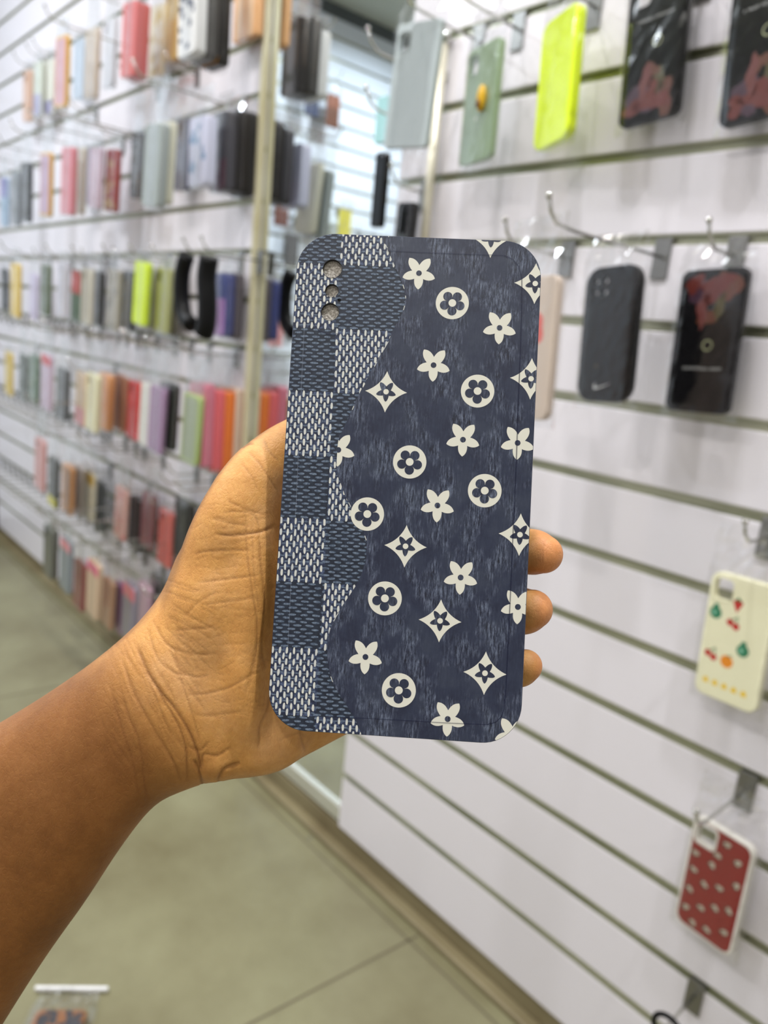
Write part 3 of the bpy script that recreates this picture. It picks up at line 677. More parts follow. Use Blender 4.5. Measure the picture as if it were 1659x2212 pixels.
def bag_mesh(w, h, up, t, seed, nx=8, nz_=14):
    """origin at the centre of the case; local x right, z up, -y to the front"""
    rr = random.Random(seed); mb = MB()
    for sgn in (-1, 1):
        vs = []; 
        for j in range(nz_+1):
            z = -h/2-.008 + (h+.008+up)*j/nz_; u = max(0, (z-h/2)/up) if up > 0 else 0
            for i in range(nx+1):
                x = (i/nx-.5)*(w+.014)*(1-.10*u*abs(i/nx-.5)*2); ed_ = min(i, nx-i)/2.0
                thick = (t/2+.0012)*(1-u*.93)*min(1, .25+ed_)
                cr_ = 0 if j in (0, nz_) else rr.uniform(-1, 1)*(.0003 + (.0075 if h > .1 and nx > 8 else .0042)*u)
                vs.append((x+rr.uniform(-1, 1)*.0008, sgn*thick+cr_*.8, z))
        fs = [(j*(nx+1)+i, j*(nx+1)+i+1, (j+1)*(nx+1)+i+1, (j+1)*(nx+1)+i) for j in range(nz_) for i in range(nx)]
        mb.add(vs, fs, BAGM, False)
    return mb.mesh('plastic_bag')
BAGS = {}
def bag(w, h, up, t, parent, big=False):
    key = (round(w, 3), round(h, 3), round(up, 2), round(t, 3), big, random.randrange(3))
    if key not in BAGS: BAGS[key] = bag_mesh(w, h, up, t, len(BAGS), 12 if big else 6, 24 if big else 10)
    o = bpy.data.objects.new('plastic_bag', BAGS[key]); COL.objects.link(o); o.parent = parent; return o
def shell_mb(w, h, t, r, m, hole=None, n=6, rim=None, art=None):
    """phone case standing upright: x right, z up, printed face towards -y. hole=(cx,cz,w,h,r)"""
    mb = MB(); prof = [(-.0012, t/2), (-.0003, t/2-.0005), (0, t/2-.0018), (0, -t/2+.0012), (-.0012, -t/2)]
    rings = [rrect(w+2*o, h+2*o, r+o, n) for o, _ in prof]; k_ = len(rings[0]); vs = []
    xf = lambda p: (p[0], -p[2], p[1])
    for rg, (o, z) in zip(rings, prof): vs += [xf((x, y, z)) for x, y in rg]
    fs = [(k*k_+i, (k+1)*k_+i, (k+1)*k_+(i+1) % k_, k*k_+(i+1) % k_) for k in range(len(prof)-1) for i in range(k_)]
    mb.add(vs, [f[::-1] for f in fs], rim or m, True)
    holes = []
    if hole:
        for hh in (hole if isinstance(hole, list) else [hole]): holes.append(rrect(hh[2], hh[3], hh[4], 5, hh[0], hh[1]))
    for z, rg, fl_ in ((t/2, rings[0], False), (-t/2, rings[-1], True)):
        pts, tr = tess([rg]+holes); mb.add([xf((p[0], p[1], z)) for p in pts], [tuple(t_) if fl_ else tuple(t_) for t_ in tr], m if not fl_ else (rim or m))
    for hl in holes:
        kk = len(hl); mb.add([xf((p[0], p[1], t/2+.0006)) for p in hl]+[xf((p[0], p[1], -t/2)) for p in hl], [(i, (i+1) % kk, kk+(i+1) % kk, kk+i) for i in range(kk)], rim or m, True)
        cxh = sum(p[0] for p in hl)/kk; cyh = sum(p[1] for p in hl)/kk
        o2 = [(cxh+(p[0]-cxh)*1.14, cyh+(p[1]-cyh)*1.14) for p in hl]
        mb.add([xf((p[0], p[1], t/2+.0006)) for p in hl]+[xf((p[0], p[1], t/2)) for p in o2], [(i, (i+1) % kk, kk+(i+1) % kk, kk+i) for i in range(kk)], rim or m, True)
    if art: art(Flat(mb, t/2, rrect(w-.003, h-.003, r, n), (), xf), w, h)
    return mb
# ------------------------------------------------------------------ cases hanging on the wall
def solve(t, b_, Hc, lo=.6, hi=A-.03):
    r1, r2 = ray(*t), ray(*b_); Y = Hc/(r1.z/r1.y - r2.z/r2.y); Y = min(max(Y, lo), hi)
    p1, p2 = EYE + r1*(Y/r1.y), EYE + r2*(Y/r2.y); return Y, p1, p2
BOXES = []
def hang(top, bot, mesh_mb, w, h, t, label, group=None, cat='phone case', rz=0, lo=.62, hi=A-.03, hk=True, hl=None, hg=None, big=False, bagup=None, with_bag=True, roll=None, extra=None, xmax=None, fix=None):
    Y, p1, p2 = solve(top, bot, h, lo, hi)
    for dY in [s_*k_*.008 for k_ in range(16) for s_ in (1, -1)]:
        y_ = min(max(Y+dY, lo-.06), A-.016-t/2); r1, r2 = ray(*top), ray(*bot); q1, q2 = EYE+r1*(y_/r1.y), EYE+r2*(y_/r2.y); cc_ = (q1+q2)/2
        if xmax is not None and cc_.x > xmax: continue
        if not any(abs(cc_.x-b0) < w/2+bw+.004 and abs(cc_.y-b1) < t/2+bt+.003 and abs(cc_.z-b2) < h/2+bh+.004 for b0, b1, b2, bw, bt, bh in BOXES): Y, p1, p2 = y_, q1, q2; break
    if fix: c = Vector(fix); p1 = p2 = c; Y = c.y
    c = (p1+p2)/2; BOXES.append((c.x, c.y, c.z, w/2, t/2, h/2))
    root = empty(cat.replace(' ', '_'), c, rz, label=label, cat=cat, group=group)
    sh = bpy.data.objects.new('case_shell', mesh_mb if isinstance(mesh_mb, bpy.types.Mesh) else mesh_mb.mesh('case_shell')); COL.objects.link(sh); sh.parent = root
    rl = math.atan2(p1.x-p2.x, h) if roll is None else roll; rl = max(-.1, min(.1, rl)); root.rotation_euler = (0, rl, rz)
    zt = c.z + h/2; k = math.floor((SLOT0 - (zt+.028))/PITCH + 1e-6); sz = SLOT0 - k*PITCH; up = sz - .020 - zt + .014
    if up > .085: up = .085
    if with_bag: bag(w, h, bagup or max(.03, up), t, root, big)
    if extra: extra(root)
    if hg == GR: hl = 'chrome hook holding the ' + ' '.join(label.split(',')[0].split()[:11])
    if hk: hook(c.x, sz, hl or 'chrome display hook', hg, p=A-c.y+.022)
    return root, c, sz
CLEARRIM = mat('frosted_clear_rim', (226, 230, 226), .25, Alpha=1.0)
def art_none(F_, w, h): pass
# --- right panel, the large ones
GR = 'display hooks holding the cases of the right wall'
HLR = 'chrome prong display hook with a steel back plate on the right wall'
SAGE = mat('sage_green', (146, 168, 134), .35)
def art_sage(F_, w, h): F_.poly(circ(-.004, -.018, .0022, 12), mat('rim_white', (235, 235, 228), .3), 2)
def grip(root):
    mb = MB(); Y_ = mat('mustard_yellow', (214, 168, 20), .35); mb.ball((.010, -.0085, .004), (.0085, .005, .017), Y_, 18, 12); mb.ball((.010, -.0132, -.004), (.004, .0025, .006), mat('grip_brown', (110, 62, 24), .5), 12, 8)
    o = mb.build('finger_grip', root); o['label'] = 'yellow oval finger grip'
hang((1051, 96), (1029, 353), shell_mb(.073, .150, .0095, .009, SAGE, hole=(-.020, .054, .023, .027, .006), rim=SAGE, art=art_sage), .073, .150, .0095,
     'sage green phone case with a yellow finger grip, left of the neon case', rz=math.radians(-12), hl=HLR, hg=GR, big=True, extra=grip)
NEON = mat('neon_yellow', (232, 255, 0), .3, Emission_Color=(*lin((200, 255, 0)), 1), Emission_Strength=0.0)
NEON.node_tree.nodes['Principled BSDF'].inputs['Subsurface Weight'].default_value = 0
def neon_art(F_, w, h):
    NL = mat('neon_pale', (236, 255, 120), .2);  # paler yellow for the lens rings and the dots at the foot
    for x, y, r in ((-.0265, .064, .0045), (-.016, .064, .0045), (-.0265, .053, .0045), (-.016, .053, .0045)): F_.poly([circ(x, y, r, 16), circ(x, y, r*.72, 16)], NL, 2)
    for i in range(9): F_.poly(circ(-.03+i*.0075, -.0695, .0016, 8), NL, 2)
def neon_mb(): return shell_mb(.076, .154, .012, .015, NEON, art=neon_art, n=8)
hang((1216, 30), (1199, 314), neon_mb(), .075, .152, .011, 'bright neon yellow phone case with thick bumper corners', rz=math.radians(-20), hl=HLR, hg=GR, big=True)
BLK = mat('glossy_black', (16, 16, 18), .12, Specular_IOR_Level=.3); BLKM = mat('satin_black', (18, 18, 19), .35, Specular_IOR_Level=.15)
WTX = mat('print_white', (214, 214, 214), .4)
def glyphs(F_, cx, cy, wd, hh, n, seed, m=None, ly=3):
    """a line of tiny capital strokes, unreadable at this size"""
    rr = random.Random(seed); step = wd/n
    for i in range(n):
        if rr.random() < .1: continue
        x = cx - wd/2 + step*(i+.5); a = step*.34
        F_.poly([(x-a, cy-hh/2), (x-a+step*.2, cy-hh/2), (x-a+step*.2, cy+hh/2), (x-a, cy+hh/2)], m or WTX, ly)
        for yy in rr.sample([-.5, -.05, .36], 2): F_.poly([(x-a, cy+hh*yy), (x+a, cy+hh*yy), (x+a, cy+hh*(yy+.16)), (x-a, cy+hh*(yy+.16))], m or WTX, ly)
def blob(cx, cy, rx, ry, seed, n=16, amp=.35):
    rr = random.Random(seed); ph = [rr.uniform(0, 6.28) for _ in range(3)]
    return [(cx+rx*(1+amp*(.5*math.sin(2*t+ph[0])+.35*math.sin(3*t+ph[1])+.2*math.sin(5*t+ph[2])))*math.cos(t), cy+ry*(1+amp*(.5*math.sin(2*t+ph[0])+.35*math.sin(3*t+ph[1])+.2*math.sin(5*t+ph[2])))*math.sin(t)) for t in [2*math.pi*i/n for i in range(n)]]
RUST = mat('print_rust_red', (96, 28, 16), .35); PINKP = mat('print_dusky_pink', (104, 50, 46), .35); OLV = mat('print_dark_olive', (74, 66, 28), .35); PLUM = mat('print_plum', (62, 34, 52), .35); ORG = mat('print_brown_orange', (92, 46, 24), .35)
def art_black(flip, seed):
    s = -1 if flip else 1
    def f(F_, w, h):
        B = lambda x, y, rx, ry, m, l, k: F_.poly([(p[0], p[1]*s) for p in blob(x, y, rx, ry, seed+k, 18, .5)], m, l)
        B(-.012, -.055, .018, .016, PLUM, 1, 1); B(.006, -.062, .020, .010, RUST, 2, 2); B(-.022, -.064, .010, .010, RUST, 2, 3)
        B(-.008, -.040, .007, .015, PINKP, 3, 4); B(-.001, -.026, .009, .009, ORG, 2, 5); B(.012, -.045, .007, .020, OLV, 1, 6); B(-.006, -.024, .004, .008, PINKP, 4, 7)
        B(.020, -.060, .012, .018, ORG, 1, 8); B(.002, -.052, .008, .012, RUST, 3, 9)
        glyphs(F_, 0, .030*s, .050, .0026, 21, seed)
        F_.poly([[(p[0], p[1]) for p in circ(.004, .004*s, .0062, 20)], [(p[0], p[1]) for p in circ(.004, .004*s, .0050, 20)]], mat('print_pale_ring', (176, 180, 140), .3), 4)
    return f
hang((1434, -72), (1402, 266), shell_mb(.079, .165, .010, .010, BLK, hole=(-.021, .060, .023, .028, .006), art=art_black(False, 11)), .079, .165, .010, 'black phone case with a rust red print, hanging right of the neon case', rz=math.radians(-4), hl=HLR, hg=GR, big=True, lo=.5)
hang((1674, -95), (1637, 246), shell_mb(.079, .165, .010, .010, BLK, hole=(-.021, .060, .023, .028, .006), art=art_black(False, 23)), .079, .165, .010, 'black phone case with red print, cut off by the top right corner', rz=math.radians(-4), hl=HLR, hg=GR, big=True, lo=.5)
def art_swoosh(F_, w, h):
    P = qb((-.010, .0035), (-.0165, -.0085), (-.006, -.0052), 10) + qb((-.006, -.0052), (.004, -.002), (.0155, .0030), 10)
    P = P + qb((.0155, .0030), (-.002, -.0025), (-.0058, -.0030), 10) + qb((-.0058, -.0030), (-.0105, -.0035), (-.010, .0035), 8)
    F_.poly([(x*.92-.002, y*.92-.058) for x, y in P], WTX, 3)
    LB = mat('lens_grey', (170, 172, 172), .3)
    F_.poly(circ(-.012, -.036, .002, 10), OLV, 2)
lens4 = [(-.0235, .062, .0105, .0105, .0052), (-.0105, .062, .0105, .0105, .0052), (-.0235, .049, .0105, .0105, .0052), (-.0105, .049, .0105, .0105, .0052)]
hang((1331, 574), (1305, 869), shell_mb(.076, .156, .0105, .020, BLKM, hole=lens4, n=10, art=art_swoosh), .076, .156, .0105, 'plain black phone case with a white swoosh logo near its foot', rz=math.radians(-6), hl=HLR, hg=GR, big=True, lo=.5)
hang((1549, 584), (1506, 888), shell_mb(.079, .160, .0105, .010, BLK, hole=None, art=art_black(True, 31)), .079, .160, .0105, 'black phone case with its red print at the top, right of the swoosh case', rz=math.radians(-6), hl=HLR, hg=GR, big=True, lo=.5)
CREAM = mat('pale_cream_silicone', (244, 241, 208), .45)
REDF = mat('print_red', (200, 30, 34), .4); LEAF = mat('print_leaf_green', (30, 110, 60), .4); TEAL = mat('print_teal_green', (24, 128, 92), .4); ORF = mat('print_orange', (240, 146, 20), .4); YLF = mat('print_yellow', (246, 206, 20), .4)
def art_fruit(F_, w, h):
    F0 = F_
    class Big:
        def __init__(s, c): s.c = c
        def poly(s, pts, m, l): F0.poly([(s.c[0]+(x_-s.c[0])*1.25, s.c[1]+(y_-s.c[1])*1.25) for x_, y_ in pts], m, l)
    def straw(x, y):
        F_ = Big((x, y)); F_.poly([(x-.0048, y+.003), (x, y-.0068), (x+.0048, y+.003), (x+.003, y+.005), (x-.003, y+.005)][::-1], REDF, 2); F_.poly([(x-.004, y+.0042), (x+.004, y+.0042), (x, y+.0078)], LEAF, 3)
    def cherry(x, y):
        F_ = Big((x, y))
        F_.poly(circ(x-.0028, y-.001, .0034, 14), REDF, 2); F_.poly(circ(x+.0030, y-.0035, .0034, 14), REDF, 2)
        F_.poly([(x-.0028, y+.001), (x+.0034, y+.0062), (x+.0042, y+.0058), (x-.0016, y+.0005)][::-1], LEAF, 3); F_.poly([(x+.0030, y-.001), (x+.0034, y+.0062), (x+.0042, y+.006), (x+.0040, y-.001)][::-1], LEAF, 3)
    def melon(x, y):
        F_ = Big((x, y)); F_.poly(circ(x, y-.001, .0058, 18), TEAL, 2); F_.poly([(x-.003, y+.0035), (x+.003, y+.0035), (x+.0018, y+.0078), (x-.0018, y+.0078)], TEAL, 3); F_.poly(circ(x-.0014, y-.001, .0018, 10), mat('print_pale_teal', (150, 214, 186), .4), 4)
    def orange(x, y):
        F_ = Big((x, y)); F_.poly(circ(x, y, .0060, 20), ORF, 2); F_.poly([(x-.001, y+.0055), (x+.005, y+.0075), (x+.001, y+.0045)], LEAF, 3)
    straw(-.002, .042); melon(-.026, .028); cherry(-.004, .022); melon(.012, -.006); cherry(-.024, -.022); orange(-.004, -.026)
    for i in range(5): F_.poly(circ(-.025+i*.0115, -.0555, .0031, 12), YLF, 2); F_.poly([(-.025+i*.0115-.0040, -.0590), (-.025+i*.0115+.0040, -.0590), (-.025+i*.0115+.002, -.054), (-.025+i*.0115-.002, -.054)], YLF, 3)
hang((1612, 1252), (1568, 1512), shell_mb(.075, .150, .0105, .011, CREAM, hole=(-.021, .056, .023, .026, .006), art=art_fruit), .075, .150, .0105, 'cream yellow phone case printed with small fruits', rz=math.radians(-6), hl=HLR, hg=GR, big=True, lo=.5)
REDC = mat('crimson_print', (138, 6, 24), .4); OFFW = mat('off_white_silicone', (226, 222, 214), .4); BEI = mat('beige_motif', (196, 184, 168), .45); DRK = mat('motif_outline_brown', (74, 50, 46), .5)
def art_red(F_, w, h):
    pp = rrect(w-.006, h-.006, .010, 6)
    F_.poly([[p for p in pp], rrect(.029, .031, .007, 5, -.0195, .0555)], REDC, 1)
    k = 0
    for (x, y) in ((.006, .060), (.022, .046), (-.002, .040), (-.028, .026), (-.006, .024), (.026, .018), (-.026, .004), (.008, .002), (-.010, -.006), (.024, -.018), (-.026, -.024), (.008, -.026), (-.008, -.038), (.024, -.048), (-.026, -.050), (.004, -.060), (-.014, -.064)):
        k += 1; F_.poly(blob(x, y, .0052, .0048, k, 12, .3), DRK, 2); F_.poly(blob(x+.0006, y+.0006, .0040, .0036, k, 12, .3), BEI, 3); F_.poly(blob(x-.001, y-.0008, .0012, .0009, k, 8), DRK, 4)
hang((1568, 1801), (1521, 2014), shell_mb(.075, .150, .0105, .011, OFFW, hole=(-.0195, .0555, .024, .026, .006), art=art_red), .075, .150, .0105, 'crimson phone case with a white rim and scattered beige motifs', rz=math.radians(-6), hl=HLR, hg=GR, big=True, lo=.5)
BEIGE = mat('beige_translucent', (214, 196, 180), .3); CORAL = mat('coral', (226, 98, 86), .35)
def art_coral(F_, w, h): F_.poly(blob(.012, .022, .011, .015, 5, 16, .3), CORAL, 2)
hang((1158, 598), (1134, 905), shell_mb(.074, .152, .010, .011, BEIGE, art=art_coral), .074, .152, .010, 'beige phone case with a coral patch, mostly behind the held case', rz=math.radians(-8), hl=HLR, hg=GR, big=True, lo=.5)
# grey blank case at the mirror's edge and dark ones under it
PGREY = mat('plain_pale_grey', (170, 180, 182), .45)
hang((911, 47), (877, 321), shell_mb(.078, .158, .008, .006, PGREY, hole=(-.023, .056, .020, .026, .006)), .078, .158, .008, 'plain pale grey phone case by the mirror edge, top of the right wall', rz=math.radians(8), hl=HLR, hg=GR, lo=.55)
hang((884, 438), (858, 650), shell_mb(.040, .150, .012, .006, BLKM), .040, .150, .012, 'dark slim case just above the held case, beneath the grey case', rz=0, hl=HLR, hg=GR, lo=.6, bagup=.08)
SL = mat('pale_turquoise', (160, 206, 208), .35)
hang((834, 215), (826, 305), shell_mb(.030, .070, .012, .006, SL), .030, .070, .012, 'small pale turquoise pouch beside the mirror, left of the grey case', 'small items by the mirror', cat='pouch', hl=HLR, hg=GR, lo=.7, with_bag=False, bagup=.05)
hang((829, 330), (815, 492), shell_mb(.024, .110, .012, .006, BLK), .024, .110, .012, 'narrow glossy black strap case beneath the turquoise pouch', hl=HLR, hg=GR, lo=.6, with_bag=False)
mb = MB(); p0 = py(961, 82, A-.012); p1 = py(905, 760, A-.012); mb.tube([p0, (p0.x, p0.y, (p0.z+p1.z)/2), (p0.x, p0.y, p1.z)], .0075, mat('pale_satin_metal', (226, 220, 200), .38, .5), 14); mb.ball(p0, .0115, CHROME, 16, 10)
for zz in (p0.z-.05, p1.z+.05): mb.box(p0.x-.005, p0.x+.005, A-.012, A+.0004, zz-.006, zz+.006, CHROME)
tag(mb.build('upright_rail'), 'pale metal upright rail fixed near the left edge of the right wall', 'rail')
# empty hooks seen on the right wall
for k_, (x, y) in enumerate(((1290, 30), (1105, 80), (1515, 8), (1228, 545), (1418, 565), (1632, 1690), (1515, 2090))):
    p = py(x, y, A); zz = slot_near(p.z)
    o = hook(p.x, zz, ['empty chrome hook between the neon and black cases', 'empty chrome hook between the sage and neon cases', 'empty chrome hook between the two top black cases', 'empty chrome hook left of the swoosh case', 'empty chrome hook between the swoosh case and its right neighbour', 'empty chrome hook above the crimson case', 'empty chrome hook below the crimson case'][k_], None)
# black ring hanging on the lowest hook
p = py(1446, 2205, A-.16); mb = MB(); rg = [(p.x+.016*math.cos(a), p.y, p.z-.012+.016*math.sin(a)) for a in [2*math.pi*i/24 for i in range(25)]]; mb.tube(rg, .0030, BLKM, 8); tag(mb.build('cable_ring'), 'small black ring at the bottom edge under the crimson case', 'ring')

# --- left panel, rows of packaged cases: (x left, x right, y top, y bottom, colour, words, thickness, artwork)
def two(c2, top=True, frac=.4):
    def f(F_, w, h):
        y0, y1 = (h/2-frac*h, h/2) if top else (-h/2, -h/2+frac*h); F_.poly([(-w/2, y0), (w/2, y0), (w/2, y1), (-w/2, y1)], mat('print_%d_%d_%d' % c2, c2, .4), 1)
    return f
def spots(c2, n=12, r=.006, seed=1):
    def f(F_, w, h):
        rr = random.Random(seed); m = mat('print_%d_%d_%d' % c2, c2, .4)
        for i in range(n): F_.poly(blob(rr.uniform(-.4, .4)*w, rr.uniform(-.46, .46)*h, r*rr.uniform(.6, 1.4), r*rr.uniform(.7, 1.6), seed+i, 10), m, 1+i*.02)
    return f
def frame(c2):
    def f(F_, w, h): F_.poly([rrect(w-.006, h-.012, .006, 3), ], mat('print_%d_%d_%d' % c2, c2, .4), 1)
    return f
def stripes(c2, n=4):
    def f(F_, w, h):
        m = mat('print_%d_%d_%d' % c2, c2, .4)
        for i in range(n): x = -w/2+w*(i+.5)/n; F_.poly([(x-w*.09, -h/2), (x+w*.09, -h/2), (x+w*.09, h/2), (x-w*.09, h/2)], m, 1)
    return f
LEFT = {
'top row of the left wall': ([
 (52, 70, 150, 265, (214, 170, 140), 'slim peach', .010, None), (74, 94, 132, 252, (208, 214, 200), 'pale mint and lilac', .010, two((168, 166, 196), False)),
 (96, 120, 130, 246, (226, 226, 214), 'chalk white', .010, two((150, 146, 186), False, .25)), (120, 150, 70, 240, (224, 176, 40), 'yellow bordered', .010, frame((206, 150, 158))),
 (160, 184, 88, 212, (186, 200, 216), 'powder blue', .010, None), (186, 214, 60, 215, (202, 190, 176), 'pale sand', .010, None),
 (226, 250, 40, 190, (214, 214, 220), 'frosted white', .010, None),
 (262, 322, 8, 172, (206, 112, 112), 'large dusty pink', .034, None), (326, 358, 30, 150, (214, 206, 180), 'cream and mustard dotted', .010, spots((190, 160, 40), 9, .008, 3)),
 (362, 392, -10, 112, (190, 160, 92), 'ochre yellow', .012, None), (394, 448, -50, 103, (222, 222, 222), 'white with navy dotted', .012, spots((60, 66, 92), 14, .006, 6)),
 (446, 472, -70, 120, (70, 68, 66), 'charcoal', .026, None), (460, 492, -50, 132, (30, 26, 24), 'black with orange foot', .012, two((222, 150, 20), False, .09)),
 (498, 560, -130, 76, (230, 176, 124), 'wide boxed peach orange', .016, stripes((240, 206, 170), 2))]),
'second row of the left wall': ([
 (2, 20, 382, 490, (150, 176, 200), 'light blue', .010, two((120, 116, 176))), (26, 46, 370, 488, (118, 124, 130), 'slate grey', .012, None), (48, 68, 348, 482, (44, 46, 48), 'slim black', .010, None),
 (84, 118, 322, 474, (220, 170, 50), 'yellow framed mauve', .010, frame((184, 150, 176))), (138, 160, 312, 470, (206, 120, 130), 'rose pink', .012, None),
 (162, 180, 318, 462, (206, 200, 186), 'ivory', .010, None), (178, 196, 322, 440, (150, 142, 160), 'muted violet', .010, None), (198, 220, 318, 452, (202, 180, 196), 'pale lilac', .010, None),
 (224, 264, 322, 458, (160, 62, 60), 'maroon and gold ornate', .012, spots((206, 180, 130), 14, .008, 9)), (290, 308, 286, 430, (62, 62, 64), 'narrow graphite', .010, None),
 (326, 346, 268, 448, (152, 160, 158), 'grey green', .018, None), (346, 362, 256, 448, (218, 216, 196), 'thick cream', .014, None),
 (374, 418, 262, 408, (84, 84, 98), 'slate blue', .014, None), (434, 468, 250, 396, (198, 200, 222), 'lavender blue flowered', .012, spots((110, 140, 176), 12, .007, 14)),
 (472, 512, 238, 410, (62, 60, 66), 'dark plum grey', .034, two((84, 48, 60), False, .4)), (514, 545, 234, 412, (34, 30, 30), 'black with painted bronze glints', .034, spots((120, 90, 70), 10, .005, 21)),  # the bronze spots are glints painted on the black
 (545, 572, 228, 414, (38, 36, 36), 'stacked black', .030, None)]),
'third row of the left wall': ([
 (2, 18, 580, 668, (40, 40, 40), 'small black', .010, None), (20, 50, 566, 688, (222, 190, 80), 'pale yellow drawn', .010, spots((240, 220, 150), 8, .008, 2)), (64, 84, 590, 690, (206, 196, 220), 'lilac white', .010, None),
 (88, 112, 572, 680, (108, 122, 90), 'striped moss green', .012, stripes((70, 84, 62), 3)), (124, 150, 566, 684, (208, 206, 218), 'misty white', .010, None), (156, 178, 586, 692, (60, 92, 54), 'red and green', .010, two((196, 76, 72), True, .45)),
 (182, 196, 580, 700, (212, 206, 188), 'slim cream', .010, None), (200, 224, 586, 702, (48, 46, 40), 'flecked black', .012, spots((110, 106, 90), 12, .004, 8)), (232, 262, 582, 712, (160, 152, 136), 'leopard spotted beige', .010, spots((84, 76, 66), 16, .005, 12)),
 (270, 290, 586, 712, (50, 50, 46), 'olive black', .014, None), (293, 322, 566, 702, (214, 240, 10), 'neon yellow', .014, None), (330, 348, 586, 712, (150, 148, 128), 'khaki grey', .010, None),
 (346, 362, 582, 716, (158, 160, 96), 'faded lime', .012, None), (362, 378, 590, 720, (84, 80, 66), 'dark olive', .014, None), (488, 506, 592, 730, (62, 70, 126), 'navy and lilac', .010, two((160, 116, 176), False, .6)), (508, 526, 590, 736, (90, 84, 90), 'smoky grey', .014, None)]),
'fourth row of the left wall': ([
 (6, 34, 762, 852, (220, 192, 90), 'butter yellow', .010, None), (44, 58, 766, 862, (96, 104, 98), 'narrow grey', .010, None), (60, 90, 768, 870, (100, 122, 102), 'patterned fern green', .012, spots((150, 160, 140), 12, .006, 4)),
 (88, 116, 762, 888, (196, 176, 196), 'mauve with a red top', .010, two((204, 70, 76), True, .18)), (122, 152, 796, 904, (98, 100, 102), 'steel grey', .016, None), (164, 190, 806, 918, (214, 186, 150), 'apricot and pink', .010, two((212, 140, 140), False, .35)),
 (192, 212, 808, 930, (220, 214, 176), 'pale vanilla', .014, None), (214, 244, 808, 926, (220, 160, 110), 'soft orange', .018, None), (248, 274, 812, 930, (172, 122, 98), 'tan brown', .012, None),
 (280, 308, 826, 948, (200, 54, 54), 'bright red', .016, None), (312, 328, 830, 964, (218, 214, 204), 'plain white', .010, None), (330, 350, 836, 976, (150, 116, 150), 'dusky violet', .010, None),
 (344, 384, 826, 968, (46, 50, 46), 'tilted dark green black', .016, None), (394, 436, 840, 1010, (168, 186, 108), 'lime bordered grey', .012, frame((150, 160, 128))), (438, 462, 834, 1018, (214, 122, 142), 'candy pink', .016, None),
 (462, 482, 846, 1026, (232, 106, 112), 'salmon red', .018, None), (480, 500, 850, 1036, (240, 126, 50), 'vivid orange', .014, two((234, 170, 20), True, .3)), (502, 534, 846, 1020, (230, 206, 186), 'pale nude', .030, None)]),
'fifth row of the left wall': ([
 (80, 96, 946, 1060, (206, 150, 146), 'faded pink', .010, None), (104, 130, 990, 1092, (70, 68, 60), 'black with a yellow foot', .010, two((220, 210, 20), False, .2)), (138, 158, 1006, 1106, (222, 164, 112), 'peach', .014, None),
 (162, 178, 1010, 1110, (170, 164, 156), 'warm grey', .010, None), (184, 206, 1020, 1122, (212, 206, 184), 'cream with a mustard top', .010, two((196, 160, 60), True, .25)), (208, 222, 1042, 1142, (86, 90, 92), 'slim slate', .012, None),
 (252, 274, 1054, 1164, (206, 160, 150), 'pink and beige', .010, spots((200, 90, 90), 6, .008, 7)), (284, 312, 1076, 1186, (34, 32, 30), 'deep black', .022, None), (314, 330, 1070, 1180, (124, 72, 76), 'dark rose', .012, None),
 (348, 370, 1110, 1214, (204, 98, 90), 'terracotta pink', .010, None), (384, 412, 1086, 1206, (30, 28, 28), 'solid black', .018, None)]),
'lowest row of the left wall': ([
 (98, 122, 1130, 1250, (96, 98, 92), 'dark grey', .018, None), (130, 158, 1158, 1280, (130, 140, 148), 'blue grey with a pink top', .012, two((222, 140, 150), True, .2)), (162, 184, 1214, 1312, (150, 74, 74), 'brick red', .012, None),
 (188, 220, 1200, 1342, (206, 178, 150), 'sand with a magenta top', .014, two((214, 96, 130), True, .2)), (222, 248, 1252, 1352, (176, 134, 106), 'caramel', .012, None), (250, 268, 1262, 1362, (150, 96, 140), 'purple', .012, None),
 (266, 296, 1262, 1376, (136, 130, 146), 'grey violet with a pink top', .014, two((216, 120, 130), True, .25)), (302, 322, 1262, 1370, (202, 164, 182), 'pale pink violet', .012, None), (326, 350, 1254, 1346, (80, 80, 76), 'dim grey', .014, None)]),
}
HOOKROW = {}; stackY = {}; prevY = {}
